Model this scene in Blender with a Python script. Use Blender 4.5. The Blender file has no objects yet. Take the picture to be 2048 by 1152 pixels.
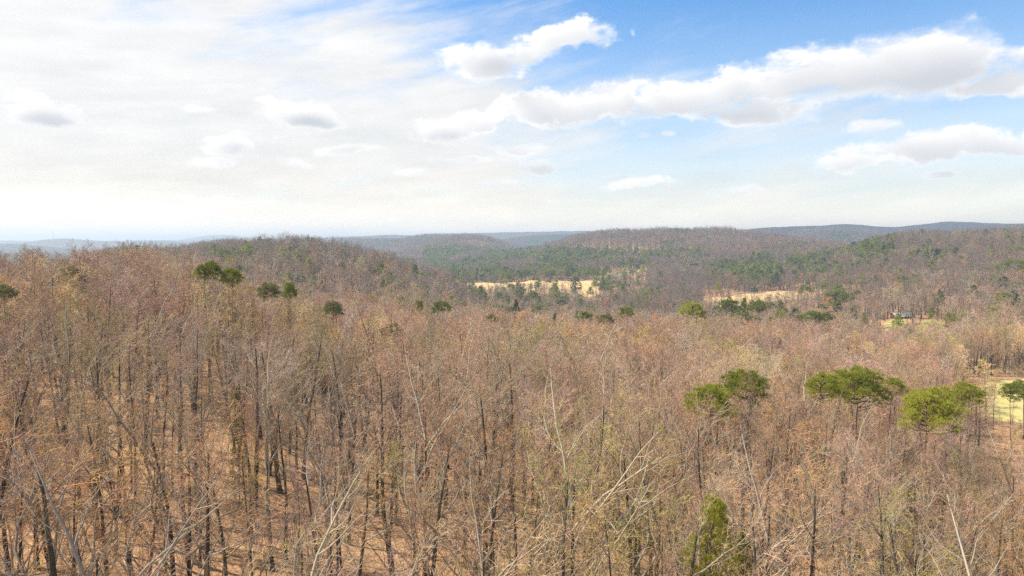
import bpy, math, random
import numpy as np
from mathutils import Vector, Matrix

# ------------------------------------------------------------------ camera
scene = bpy.context.scene
F_PX, CX, CY, HOR = 1365.0, 1024.0, 576.0, 485.0       # photograph pixels (2048 x 1152)
PITCH = math.atan((CY - HOR) / F_PX)
cam_data = bpy.data.cameras.new("camera")
cam_data.sensor_width = 36.0
cam_data.lens = F_PX / 2048.0 * 36.0
cam_data.clip_start = 0.5
cam_data.clip_end = 60000.0
cam = bpy.data.objects.new("camera", cam_data)
scene.collection.objects.link(cam)
cam.location = (0, 0, 0)                               # everything below is measured from the drone
cam.rotation_euler = (math.radians(90) - PITCH, 0, 0)
scene.camera = cam

# ------------------------------------------------------------------ light
SUN_AZ = math.radians(-82)      # from the view direction (+Y), towards the left
SUN_EL = math.radians(48)
SUN_STRENGTH = 5.0
SKY_STRENGTH = 0.12
EXPOSURE = 0.68
CLOUD_LIT, CLOUD_DARK = (6.4, 6.2, 6.0), (2.9, 3.1, 3.4)
VEIL_A, VEIL_B = (4.55, 4.55, 4.5), (5.5, 5.38, 5.2)
SKY_SAT, SKY_VAL = 1.34, 1.06
sd = bpy.data.lights.new("sun", 'SUN')
sd.energy = SUN_STRENGTH
sd.angle = math.radians(0.55)
sd.color = (1.0, 0.93, 0.83)
sun = bpy.data.objects.new("sun", sd)
scene.collection.objects.link(sun)
sun_dir = Vector((math.sin(SUN_AZ) * math.cos(SUN_EL), math.cos(SUN_AZ) * math.cos(SUN_EL), math.sin(SUN_EL)))
sun.rotation_euler = sun_dir.to_track_quat('Z', 'Y').to_euler()
sun.location = sun_dir * 300

vs = scene.view_settings
vs.view_transform = 'Standard'
vs.look = 'None'
vs.exposure = EXPOSURE
vs.gamma = 1.0
vs.use_curve_mapping = False
cy = scene.cycles
cy.max_bounces = 4
cy.diffuse_bounces = 2
cy.glossy_bounces = 1
cy.transmission_bounces = 1
cy.volume_bounces = 0
cy.transparent_max_bounces = 4
cy.use_denoising = False
cy.use_adaptive_sampling = False
cy.adaptive_threshold = 0.02
cy.sample_clamp_indirect = 3.0
cy.sample_clamp_direct = 8.0
cy.caustics_reflective = False
cy.caustics_refractive = False


# ---- little expression builder for shader nodes
class E:
    def __init__(self, nt, s):
        self.nt, self.s = nt, s
    def _m(self, op, *args, clamp=False):
        n = self.nt.nodes.new('ShaderNodeMath')
        n.operation = op
        n.use_clamp = clamp
        for i, a in enumerate((self,) + args):
            if isinstance(a, E):
                self.nt.links.new(a.s, n.inputs[i])
            else:
                n.inputs[i].default_value = a
        return E(self.nt, n.outputs[0])
    def __add__(self, o): return self._m('ADD', o)
    __radd__ = __add__
    def __sub__(self, o): return self._m('SUBTRACT', o)
    def __rsub__(self, o): return (self * -1.0) + o
    def __mul__(self, o): return self._m('MULTIPLY', o)
    __rmul__ = __mul__
    def __truediv__(self, o): return self._m('DIVIDE', o)
    def max(self, o): return self._m('MAXIMUM', o)
    def min(self, o): return self._m('MINIMUM', o)
    def smax(self, o, k): return self._m('SMOOTH_MAX', o, k)
    def sqrt(self): return self._m('SQRT')
    def clamp(self): return self._m('ADD', 0.0, clamp=True)
    def step(self, lo, hi):
        n = self.nt.nodes.new('ShaderNodeMapRange')
        n.interpolation_type = 'SMOOTHSTEP'
        self.nt.links.new(self.s, n.inputs['Value'])
        n.inputs['From Min'].default_value = lo
        n.inputs['From Max'].default_value = hi
        return E(self.nt, n.outputs['Result'])


def noise(nt, vec, scale, detail=5, rough=0.55, lac=2.0, dist=0.0):
    n = nt.nodes.new('ShaderNodeTexNoise')
    n.inputs['Scale'].default_value = scale
    n.inputs['Detail'].default_value = detail
    n.inputs['Roughness'].default_value = rough
    n.inputs['Lacunarity'].default_value = lac
    n.inputs['Distortion'].default_value = dist
    if vec is not None:
        nt.links.new(vec, n.inputs['Vector'])
    return E(nt, n.outputs['Fac'])


def combine(nt, x, y, z):
    n = nt.nodes.new('ShaderNodeCombineXYZ')
    for i, a in enumerate((x, y, z)):
        if isinstance(a, E):
            nt.links.new(a.s, n.inputs[i])
        else:
            n.inputs[i].default_value = a
    return n.outputs[0]


def mixc(nt, fac, a, b):
    n = nt.nodes.new('ShaderNodeMix')
    n.data_type = 'RGBA'
    fi, ai, bi = n.inputs[0], n.inputs[6], n.inputs[7]
    for sck, v in ((fi, fac), (ai, a), (bi, b)):
        if isinstance(v, E):
            nt.links.new(v.s, sck)
        elif isinstance(v, bpy.types.NodeSocket):
            nt.links.new(v, sck)
        elif isinstance(v, (int, float)):
            sck.default_value = v
        else:
            sck.default_value = (v[0], v[1], v[2], 1)
    return n.outputs[2]


def pix_dir(px, py):
    xc, yc = (px - CX) / F_PX, (CY - py) / F_PX
    c, s = math.cos(PITCH), math.sin(PITCH)
    d = Vector((xc, c + yc * s, -s + yc * c))
    return d.normalized()


# ---- sky: the physical sky with a high veil and cumulus, all by direction
world = bpy.data.worlds.new("World")
scene.world = world
world.use_nodes = True
wt = world.node_tree
wt.nodes.clear()
w_out = wt.nodes.new('ShaderNodeOutputWorld')
w_bg = wt.nodes.new('ShaderNodeBackground')
w_bg.inputs['Strength'].default_value = SKY_STRENGTH
wt.links.new(w_bg.outputs[0], w_out.inputs['Surface'])
sky = wt.nodes.new('ShaderNodeTexSky')
sky.sky_type = 'NISHITA'
sky.sun_disc = False
sky.sun_elevation = SUN_EL
sky.sun_rotation = SUN_AZ
sky.altitude = 300
sky.air_density = 1.0
sky.dust_density = 0.6
sky.ozone_density = 1.6
# (px, py, half width, half height, slope, bite of the noise, weight)
CLOUDS = [
    (1060, 222, 70, 40, 0.0, 1.0, 1.0), (1170, 215, 90, 42, .08, 1, 1), (1250, 203, 75, 45, .05, 1, 1), (1345, 205, 95, 48, .1, 1, 1),
    (1450, 185, 120, 50, .14, .9, 1), (1590, 160, 150, 56, .14, .6, 1), (1740, 138, 170, 64, .12, .45, 1), (1870, 136, 130, 74, .05, .5, 1),
    (1500, 226, 150, 30, .02, .9, 1), (1990, 172, 110, 30, .05, .8, .9), (2070, 110, 90, 32, .12, .8, .8),
    (970, 132, 85, 36, 0, .9, 1), (1050, 110, 60, 30, .3, .9, 1), (1140, 76, 95, 28, .1, .9, .95),
    (88, 230, 90, 44, 0, .8, 1.15), (600, 230, 78, 33, 0, .8, 1.15), (640, 245, 60, 14, 0, .9, .8), (880, 264, 72, 26, .08, .9, 1), (960, 243, 75, 28, .12, .9, 1),
    (1840, 292, 210, 30, .05, 1.0, .9), (1980, 296, 150, 26, 0, .9, .9), (1690, 325, 90, 20, .12, 1, .7), (2100, 270, 120, 40, 0, 1, .9),
    (470, 292, 62, 22, 0, 1, .8), (430, 326, 50, 12, .1, 1, .7), (700, 301, 70, 12, .12, 1, .8), (1050, 300, 66, 13, 0, 1, .8), (920, 321, 56, 9, 0, 1, .7),
    (1075, 336, 40, 15, 0, 1, .85), (1000, 366, 50, 8, 0, 1, .6), (1280, 369, 70, 11, .08, 1, .7), (1485, 380, 45, 9, 0, 1, .7), (1750, 250, 66, 15, .12, 1, .8),
    (1880, 348, 38, 11, 0, 1, .7), (1285, 270, 14, 8, 0, .8, .7), (1338, 268, 20, 7, 0, .8, .7), (1303, 176, 20, 10, .2, .8, .7), (815, 346, 46, 9, 0, 1, .6),
    (450, 402, 100, 8, 0, 1, .4), (180, 396, 60, 8, 0, 1, .4), (1100, 402, 16, 6, 0, 1, .5), (395, 221, 40, 10, 0, 1, .5), (590, 327, 40, 9, 0, 1, .5),
]




def lattice_noise(A, B, seed):
    """smooth value noise in two coordinates (any arrays)"""
    rg_ = np.random.default_rng(seed)
    n = 256
    G = rg_.uniform(0, 1, (n, n)).astype(np.float32)
    i, j = np.floor(A).astype(np.int32), np.floor(B).astype(np.int32)
    u, v = (A - i).astype(np.float32), (B - j).astype(np.float32)
    u, v = u * u * (3 - 2 * u), v * v * (3 - 2 * v)
    i0, j0, i1, j1 = i % n, j % n, (i + 1) % n, (j + 1) % n
    return (G[i0, j0] * (1 - u) + G[i1, j0] * u) * (1 - v) + (G[i0, j1] * (1 - u) + G[i1, j1] * u) * v


def fbm(A, B, octaves, seed, rough=.55, billow=False):
    out, amp, tot, f = 0, 1.0, 0, 1.0
    for k in range(octaves):
        nz_ = lattice_noise(A * f + 17.3 * k, B * f + 5.1 * k, seed + k)
        if billow: nz_ = 1 - np.abs(nz_ * 2 - 1)
        out = out + nz_ * amp
        tot += amp
        amp *= rough
        f *= 2.03
    return out / tot


def blur(a, r):
    """box blur, three passes"""
    for _ in range(3):
        for ax in (0, 1):
            p = [(0, 0), (0, 0)]
            p[ax] = (r + 1, r)
            c = np.cumsum(np.pad(a, p, mode='edge'), axis=ax, dtype=np.float64)
            a = (np.take(c, range(2 * r + 1, c.shape[ax]), ax) - np.take(c, range(0, c.shape[ax] - 2 * r - 1), ax)) / (2 * r + 1)
    return a.astype(np.float32)


SKW, SKH = 5120, 900            # whole turn of the horizon by sine of the elevation


def sky_map():
    azs = ((np.arange(SKW) + .5) / SKW * 2 - 1) * math.pi
    szs = (np.arange(SKH) + .5) / SKH
    A, S = np.meshgrid(azs.astype(np.float32), szs.astype(np.float32))          # rows: elevation upwards
    El = np.arcsin(S)
    # ---- cumulus: listed clouds in view, the same sort of clouds everywhere else
    rg_ = np.random.default_rng(3)
    blobs = []
    for (px, py, hw, hh, sl, bite, wgt) in CLOUDS:
        d = pix_dir(px, py)
        a0, e0 = math.atan2(d.x, d.y), math.asin(d.z)
        kk = math.cos(a0) / F_PX
        blobs.append((a0, e0, hw * kk * math.cos(a0), hh * kk, sl, bite, wgt))
    for _ in range(150):
        a0 = rg_.uniform(-math.pi, math.pi)
        if abs(a0) < .74: continue
        e0 = abs(rg_.normal(0, .22)) + .05
        w = rg_.uniform(.02, .10)
        blobs.append((a0, e0, w, w * rg_.uniform(.15, .4), rg_.uniform(-.1, .15), 1, rg_.uniform(.6, 1)))
    wx = (fbm(A * 22, El * 30, 4, 40) - .5)
    wy = (fbm(A * 22 + 50, El * 30, 4, 50) - .5)
    D = np.full(A.shape, -1.5, np.float32)
    Bt = np.ones(A.shape, np.float32)
    So = np.zeros(A.shape, np.float32)
    for (a0, e0, wa, we, sl, bite, wgt) in blobs:
        c0_, c1_ = int((a0 - 2.2 * wa + math.pi) / (2 * math.pi) * SKW), int((a0 + 2.2 * wa + math.pi) / (2 * math.pi) * SKW)
        r0_, r1_ = int((math.sin(max(0, e0 - 2.4 * we - wa * abs(sl) * 2))) * SKH), int(math.sin(min(1.5, e0 + 2.4 * we + wa * abs(sl) * 2)) * SKH) + 1
        c0_, c1_ = max(c0_, 0), min(c1_, SKW)
        if c1_ <= c0_: continue
        sl_ = (slice(r0_, r1_), slice(c0_, c1_))
        k1 = min(we * 1.7, .032) * bite
        X_ = (A[sl_] - a0 + wx[sl_] * k1 * 1.6) / wa
        Y_ = (El[sl_] - e0 - (A[sl_] - a0) * sl * .9 + wy[sl_] * k1) / we
        Y_ = np.where(Y_ < 0, Y_ * 1.35, Y_)
        dd = (1 - np.sqrt(X_ * X_ + Y_ * Y_)) * (.45 + .55 * wgt)
        m = np.maximum(D[sl_], dd)
        h_ = np.clip(.5 + .5 * (D[sl_] - dd) / .18, 0, 1)
        Bt[sl_] = Bt[sl_] * h_ + bite * (1 - h_)
        So[sl_] = So[sl_] * h_ + min(1.0, max(0.0, (.055 - wa) / .035)) * (.15 if wgt >= 1 else 1.0) * (1 - h_)
        D[sl_] = m + .045 * (1 - np.abs(2 * h_ - 1)) ** 2
    puff = fbm(A * 38, El * 52, 6, 70, .6, True)
    wisp = fbm(A * 20 + El * 30, El * 60 - A * 12, 6, 77, .62)
    soft = fbm(A * 14 + El * 6, El * 26, 6, 90, .6)
    D = D + ((puff - .62) * .78 + (soft - .5) * .9) * Bt
    So = blur(So, 6)
    dens = np.clip((D + .16 + .10 * So) / (.42 + .75 * So + 1.9 * np.clip(wisp - .38, 0, 1)), 0, 1)
    dens = dens * dens * (3 - 2 * dens)
    dens = dens * (1 - .45 * So * np.clip((wisp - .3) * 2.5, 0, 1))
    thick = np.clip(D, 0, 1.2)
    # light from the sun side: how much cloud lies up and to the left
    occ = np.zeros_like(D)
    for k in range(1, 15):
        st = k * (1 + k * .10)
        occ += np.roll(np.roll(thick, int(round(st * 1.3)), 1), -int(round(st * 1.2)), 0) * (1 + .06 * k)
    lit = np.exp(-occ * .17)
    lit = blur(lit, 2)
    shade = np.clip(1 - (1 - lit) * np.clip(thick * 2.2, 0, 1) * .72, .0, 1)
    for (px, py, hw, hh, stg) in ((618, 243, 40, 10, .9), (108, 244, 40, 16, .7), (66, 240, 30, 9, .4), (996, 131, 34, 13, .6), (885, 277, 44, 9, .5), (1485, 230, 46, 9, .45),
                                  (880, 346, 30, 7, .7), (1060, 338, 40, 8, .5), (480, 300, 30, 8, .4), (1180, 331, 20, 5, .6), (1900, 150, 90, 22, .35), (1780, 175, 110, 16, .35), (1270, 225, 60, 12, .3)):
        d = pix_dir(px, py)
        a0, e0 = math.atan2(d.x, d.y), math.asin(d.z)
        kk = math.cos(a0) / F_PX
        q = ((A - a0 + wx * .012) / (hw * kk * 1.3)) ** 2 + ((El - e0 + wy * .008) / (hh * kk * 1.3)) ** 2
        shade = shade * (1 - stg * .9 * np.exp(-q * 1.1))  # soft dark ellipses paint shaded undersides into chosen clouds
    # ---- veil
    Xp, Yp = np.sin(A) / (S + .14), np.cos(A) / (S + .14)
    v1 = fbm(Xp * .9 + Yp * .35 + 7, Yp * .8 - Xp * .25 + 3, 7, 120, .55)
    st_ = fbm(A * 4 + El * 7 + 11, El * 34 - A * 9 + 20, 6, 140, .6)
    side = -np.sin(A - .07)
    low = np.clip(.36 - El, 0, 1)
    v = side * 1.35 + (v1 - .5) * 1.5 + (st_ - .5) * .9 + low * .8 + .12
    v = np.clip((v + .12) / .85, 0, 1)
    v = v * v * (3 - 2 * v) * .97
    hz_ = np.clip(1 - El / .34, 0, 1)
    v = 1 - (1 - v) * (1 - hz_ ** 1.4 * .92)
    vb = np.clip((fbm(A * 7 + El * 10, El * 40 - A * 5, 6, 160, .6) - .5) * 1.8 + .5, 0, 1)
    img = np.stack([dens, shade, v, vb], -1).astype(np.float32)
    im = bpy.data.images.new('sky_cover', SKW, SKH, alpha=True, float_buffer=True, is_data=True)
    im.alpha_mode = 'CHANNEL_PACKED'
    im.pixels.foreach_set(img.ravel())
    im.update()
    im.pack()
    return im


tc = wt.nodes.new('ShaderNodeTexCoord')
sep = wt.nodes.new('ShaderNodeSeparateXYZ')
wt.links.new(tc.outputs['Generated'], sep.inputs[0])
dx, dy, dz = (E(wt, sep.outputs[i]) for i in range(3))
az = dx._m('ARCTAN2', dy)
cov = wt.nodes.new('ShaderNodeTexImage')
cov.image = sky_map()
cov.extension = 'EXTEND'
wt.links.new(combine(wt, az / (2 * math.pi) + 0.5, dz.max(0.002), 0.0), cov.inputs['Vector'])
sc_ = wt.nodes.new('ShaderNodeSeparateColor')
wt.links.new(cov.outputs['Color'], sc_.inputs[0])
c_alpha, c_shade, veil = (E(wt, sc_.outputs[i]) for i in range(3))
vb = E(wt, cov.outputs['Alpha'])
c_col = mixc(wt, c_shade, CLOUD_DARK, CLOUD_LIT)
veil_col = mixc(wt, vb, VEIL_A, VEIL_B)
satn = wt.nodes.new('ShaderNodeHueSaturation')
satn.inputs['Saturation'].default_value = SKY_SAT
satn.inputs['Value'].default_value = SKY_VAL
wt.links.new(sky.outputs[0], satn.inputs['Color'])
lowc = wt.nodes.new('ShaderNodeVectorMath')          # veil colour brightened and warmed low over the horizon, offsetting the blue haze
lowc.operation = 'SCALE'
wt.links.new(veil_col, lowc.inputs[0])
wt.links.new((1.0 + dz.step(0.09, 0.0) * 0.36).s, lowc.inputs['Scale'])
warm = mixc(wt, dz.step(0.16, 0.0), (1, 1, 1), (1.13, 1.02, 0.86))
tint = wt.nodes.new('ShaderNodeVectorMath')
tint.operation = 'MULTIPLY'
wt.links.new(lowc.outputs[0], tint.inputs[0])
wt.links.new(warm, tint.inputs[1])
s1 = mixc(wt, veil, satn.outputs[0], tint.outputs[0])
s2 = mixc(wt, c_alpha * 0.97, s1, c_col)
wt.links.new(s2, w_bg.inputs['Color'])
world.cycles.sampling_method = 'MANUAL'
world.cycles.sample_map_resolution = 512

# ------------------------------------------------------------------ helpers
col = scene.collection


def tag(o, label=None, cat=None, group=None, kind=None):
    if label: o["label"] = label
    if cat: o["category"] = cat
    if group: o["group"] = group
    if kind: o["kind"] = kind
    return o


def new_mesh(name, verts, faces, mat_idx=None, mats=(), smooth=False):
    """faces: list of (M,k) int arrays; mat_idx: list of ints, one for each array"""
    me = bpy.data.meshes.new(name)
    verts = np.asarray(verts, dtype=np.float32)
    me.vertices.add(len(verts))
    me.vertices.foreach_set("co", verts.ravel())
    faces = [np.asarray(f, dtype=np.int32) for f in faces if len(f)]
    loops = np.concatenate([f.ravel() for f in faces])
    sizes = np.concatenate([np.full(len(f), f.shape[1], np.int32) for f in faces])
    starts = np.concatenate([[0], np.cumsum(sizes)[:-1]]).astype(np.int32)
    me.loops.add(len(loops))
    me.loops.foreach_set("vertex_index", loops)
    me.polygons.add(len(sizes))
    me.polygons.foreach_set("loop_start", starts)
    me.polygons.foreach_set("loop_total", sizes)
    if mat_idx is not None:
        mi = np.concatenate([np.full(len(f), m, np.int32) for f, m in zip(faces, mat_idx)])
        me.polygons.foreach_set("material_index", mi)
    if smooth:
        me.polygons.foreach_set("use_smooth", np.ones(len(sizes), bool))
    for m in mats:
        me.materials.append(m)
    me.update(calc_edges=True)
    return me


def obj(name, me, parent=None, loc=None, rot=None):
    o = bpy.data.objects.new(name, me)
    col.objects.link(o)
    if parent is not None: o.parent = parent
    if loc is not None: o.location = loc
    if rot is not None: o.rotation_euler = rot
    return o


class MB:
    """collects shapes of one material into one mesh"""
    def __init__(self):
        self.v, self.f, self.n = [], {3: [], 4: []}, 0
    def add(self, verts, faces):
        verts = np.asarray(verts, float).reshape(-1, 3)
        for f in faces:
            self.f[len(f)].append([i + self.n for i in f])
        self.v.append(verts)
        self.n += len(verts)
    def add_np(self, verts, faces):
        verts = np.asarray(verts, float).reshape(-1, 3)
        self.f[faces.shape[1]].extend((faces + self.n).tolist())
        self.v.append(verts)
        self.n += len(verts)
    def box(self, x0, x1, y0, y1, z0, z1):
        v = [(x, y, z) for z in (z0, z1) for y in (y0, y1) for x in (x0, x1)]
        self.add(v, [(0, 2, 3, 1), (4, 5, 7, 6), (0, 1, 5, 4), (1, 3, 7, 5), (3, 2, 6, 7), (2, 0, 4, 6)])
    def bar(self, a, b, r, s=5):
        P = np.array([[a, b]], float)
        v, f = tubes(P, np.full((1, 2), r), s)
        self.add_np(v, f)
    def build(self, name, mat, parent=None, smooth=False):
        me = new_mesh(name, np.concatenate(self.v), [np.array(self.f[k]) for k in (3, 4) if self.f[k]], None, [mat], smooth)
        return obj(name, me, parent)


def tubes(P, R, S):
    """P (N,K,3) centre lines, R (N,K) radii -> verts, quads"""
    N, K, _ = P.shape
    T = np.empty_like(P)
    T[:, 1:-1] = P[:, 2:] - P[:, :-2]
    T[:, 0] = P[:, 1] - P[:, 0]
    T[:, -1] = P[:, -1] - P[:, -2]
    T /= np.linalg.norm(T, axis=2, keepdims=True) + 1e-9
    ref = np.where(np.abs(T[:, :1, 2:3]) < 0.8, np.array([0, 0, 1.0]), np.array([1.0, 0, 0]))
    ref = np.broadcast_to(ref, T.shape)
    n1 = np.cross(T, ref)
    n1 /= np.linalg.norm(n1, axis=2, keepdims=True) + 1e-9
    n2 = np.cross(T, n1)
    a = np.arange(S) * 2 * math.pi / S
    ring = n1[:, :, None, :] * np.cos(a)[None, None, :, None] + n2[:, :, None, :] * np.sin(a)[None, None, :, None]
    V = P[:, :, None, :] + ring * R[:, :, None, None]
    base = (np.arange(N) * K * S)[:, None, None] + (np.arange(K - 1) * S)[None, :, None]
    s = np.arange(S)
    s2 = (s + 1) % S
    q = np.stack([base + s, base + s2, base + S + s2, base + S + s], axis=-1)
    return V.reshape(-1, 3), q.reshape(-1, 4)


def unit(v):
    return v / (np.linalg.norm(v, axis=-1, keepdims=True) + 1e-9)


# ------------------------------------------------------------------ materials
def new_mat(name, rough=0.9, spec=0.2):
    m = bpy.data.materials.new(name)
    m.use_nodes = True
    b = m.node_tree.nodes['Principled BSDF']
    b.inputs['Roughness'].default_value = rough
    b.inputs['Specular IOR Level'].default_value = spec
    return m, m.node_tree, b


def obj_random(nt):
    n = nt.nodes.new('ShaderNodeObjectInfo')
    return E(nt, n.outputs['Random'])


def geo_pos(nt):
    n = nt.nodes.new('ShaderNodeNewGeometry')
    return n.outputs['Position']


def bark_mat(name, c_dark, c_pale, c_moss, moss=0.35, scale=2.2, bump=0.6):
    m, nt, b = new_mat(name)
    t = nt.nodes.new('ShaderNodeTexCoord')
    mp = nt.nodes.new('ShaderNodeMapping')
    mp.inputs['Scale'].default_value = (1, 1, 0.25)
    nt.links.new(t.outputs['Object'], mp.inputs['Vector'])
    n1 = noise(nt, mp.outputs[0], scale * 6, 5, 0.65)
    n2 = noise(nt, t.outputs['Object'], scale * 0.5, 4, 0.6)
    r = obj_random(nt)
    c = mixc(nt, (n1 * 0.9 + r * 0.5 - 0.2).clamp(), c_dark, c_pale)
    c = mixc(nt, (n2 + r * 0.25).step(0.62, 0.8) * moss, c, c_moss)
    nt.links.new(c, b.inputs['Base Color'])
    bp = nt.nodes.new('ShaderNodeBump')
    bp.inputs['Strength'].default_value = bump
    bp.inputs['Distance'].default_value = 0.03
    nt.links.new(n1.s, bp.inputs['Height'])
    nt.links.new(bp.outputs[0], b.inputs['Normal'])
    return m


def twig_mat(name, ca, cb, cc, v0=0.74, v1=0.92):
    m, nt, b = new_mat(name, 0.8, 0.25)
    p = geo_pos(nt)
    n1 = noise(nt, p, 0.35, 3, 0.6)
    n2 = noise(nt, p, 2.6, 2, 0.6)
    r = obj_random(nt)
    c = mixc(nt, (n2 * 1.2 + r * 0.6 - 0.4).clamp(), ca, cb)
    c = mixc(nt, (n1 + r * 0.15).step(0.52, 0.75) * 0.75, c, cc)
    hs = nt.nodes.new('ShaderNodeHueSaturation')
    r2 = (r * 7.31)._m('FRACT')
    r3 = (r * 3.77)._m('FRACT')
    nt.links.new((v0 + r2 * v1).s, hs.inputs['Value'])
    nt.links.new((0.95 + r3 * 0.34).s, hs.inputs['Saturation'])
    nt.links.new((0.494 + (r * 5.13)._m('FRACT') * 0.018).s, hs.inputs['Hue'])
    nt.links.new(c, hs.inputs['Color'])
    nt.links.new(hs.outputs[0], b.inputs['Base Color'])
    return m


def needle_mat(name, ca, cb):
    m, nt, b = new_mat(name, 0.6, 0.3)
    p = geo_pos(nt)
    n1 = noise(nt, p, 0.9, 3, 0.6)
    r = obj_random(nt)
    c = mixc(nt, (n1 * 1.5 + r * 0.5 - 0.5).clamp(), ca, cb)
    nt.links.new(c, b.inputs['Base Color'])
    tr = nt.nodes.new('ShaderNodeBsdfTranslucent')
    nt.links.new(c, tr.inputs['Color'])
    mx = nt.nodes.new('ShaderNodeMixShader')
    mx.inputs[0].default_value = 0.35
    nt.links.new(b.outputs[0], mx.inputs[1])
    nt.links.new(tr.outputs[0], mx.inputs[2])
    nt.links.new(mx.outputs[0], nt.nodes['Material Output'].inputs['Surface'])
    return m


def plain_mat(name, c, c2=None, scale=3.0, rough=0.8):
    m, nt, b = new_mat(name, rough, 0.3)
    t = nt.nodes.new('ShaderNodeTexCoord')
    n1 = noise(nt, t.outputs['Object'], scale, 5, 0.6)
    c2 = c2 or tuple(x * 0.75 for x in c)
    nt.links.new(mixc(nt, n1.step(0.35, 0.7), c, c2), b.inputs['Base Color'])
    return m


M_TRUNK = bark_mat('dark_bark', (0.034, 0.027, 0.022), (0.11, 0.093, 0.075), (0.13, 0.135, 0.05))
M_LIMB = bark_mat('pale_bark', (0.28, 0.235, 0.17), (0.52, 0.455, 0.35), (0.34, 0.32, 0.14), 0.4, 1.2, 0.3)
M_LIMB2 = bark_mat('brown_bark', (0.17, 0.135, 0.10), (0.36, 0.30, 0.235), (0.27, 0.26, 0.11), 0.4, 1.2, 0.3)
TWIG_BROWN = twig_mat('twig_brown', (0.412, 0.215, 0.131), (0.536, 0.329, 0.209), (0.464, 0.358, 0.155))
TWIG_MAUVE = twig_mat('twig_mauve', (0.402, 0.234, 0.184), (0.494, 0.329, 0.272), (0.453, 0.325, 0.184))
TWIG_TAN = twig_mat('twig_tan', (0.515, 0.325, 0.179), (0.639, 0.454, 0.281), (0.453, 0.392, 0.155))
TWIG_GREY = twig_mat('twig_grey', (0.391, 0.282, 0.228), (0.536, 0.411, 0.335), (0.391, 0.315, 0.165))
TWIG_RED = twig_mat('twig_red', (0.50, 0.21, 0.14), (0.54, 0.30, 0.20), (0.48, 0.26, 0.16))
TWIG_OLIVE = twig_mat('twig_olive', (0.33, 0.31, 0.095), (0.44, 0.40, 0.16), (0.42, 0.30, 0.13))
FAR_MAUVE = twig_mat('far_twig_mauve', (0.20, 0.125, 0.115), (0.28, 0.195, 0.18), (0.22, 0.18, 0.12), 0.66, 0.74)  # FAR twigs are darker copies: dimmer light on the hills put into colour
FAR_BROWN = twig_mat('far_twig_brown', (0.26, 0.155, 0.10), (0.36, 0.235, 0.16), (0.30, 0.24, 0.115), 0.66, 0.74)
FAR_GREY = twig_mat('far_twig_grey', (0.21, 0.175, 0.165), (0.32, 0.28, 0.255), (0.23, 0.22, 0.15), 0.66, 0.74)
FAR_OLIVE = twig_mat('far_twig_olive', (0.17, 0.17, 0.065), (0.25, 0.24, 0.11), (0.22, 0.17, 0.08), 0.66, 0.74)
TWIG_PINK = twig_mat('maple_buds', (0.58, 0.20, 0.16), (0.66, 0.32, 0.24), (0.60, 0.28, 0.18))
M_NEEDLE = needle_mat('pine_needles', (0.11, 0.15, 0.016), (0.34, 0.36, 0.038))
M_NEEDLE_B = needle_mat('bright_needles', (0.21, 0.24, 0.02), (0.48, 0.47, 0.06))  # brighter copy: sunlit side of pines put into colour; also young cedars' own green
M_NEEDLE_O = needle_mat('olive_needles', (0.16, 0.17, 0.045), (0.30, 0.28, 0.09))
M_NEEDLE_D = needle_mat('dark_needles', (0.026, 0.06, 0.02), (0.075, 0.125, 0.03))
M_PINEBARK = bark_mat('pine_bark', (0.09, 0.06, 0.042), (0.24, 0.16, 0.11), (0.14, 0.13, 0.06), 0.2)
M_IVY = needle_mat('ivy_leaves', (0.03, 0.055, 0.015), (0.085, 0.11, 0.03))


def litter_mat():
    m, nt, b = new_mat('leaf_litter', 0.95, 0.1)
    p = geo_pos(nt)
    n1 = noise(nt, p, 3.2, 6, 0.7)
    n2 = noise(nt, p, 0.16, 4, 0.6)
    n3 = noise(nt, p, 11.0, 3, 0.7)
    c = mixc(nt, n1.step(0.36, 0.66), (0.26, 0.140, 0.068), (0.58, 0.355, 0.185))
    c = mixc(nt, n3.step(0.55, 0.72) * 0.5, c, (0.70, 0.50, 0.30))
    c = mixc(nt, n2.step(0.55, 0.75) * 0.5, c, (0.36, 0.25, 0.11))
    nt.links.new(c, b.inputs['Base Color'])
    bp = nt.nodes.new('ShaderNodeBump')
    bp.inputs['Strength'].default_value = 0.8
    bp.inputs['Distance'].default_value = 0.12
    nt.links.new((n1 + n3 * 0.5).s, bp.inputs['Height'])
    nt.links.new(bp.outputs[0], b.inputs['Normal'])
    return m


def far_forest_mat():
    m, nt, b = new_mat('far_forest', 0.95, 0.0)
    p = geo_pos(nt)
    n1 = noise(nt, p, 0.07, 4, 0.65)
    n2 = noise(nt, p, 0.0022, 5, 0.6)
    c = mixc(nt, n1.step(0.3, 0.7), (0.03, 0.025, 0.023), (0.075, 0.058, 0.052))
    c = mixc(nt, n2.step(0.55, 0.62) * 0.8, c, (0.03, 0.045, 0.02))
    nt.links.new(c, b.inputs['Base Color'])
    bp = nt.nodes.new('ShaderNodeBump')
    bp.inputs['Strength'].default_value = 1.0
    bp.inputs['Distance'].default_value = 14.0
    nt.links.new(n1.s, bp.inputs['Height'])
    nt.links.new(bp.outputs[0], b.inputs['Normal'])
    return m


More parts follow.
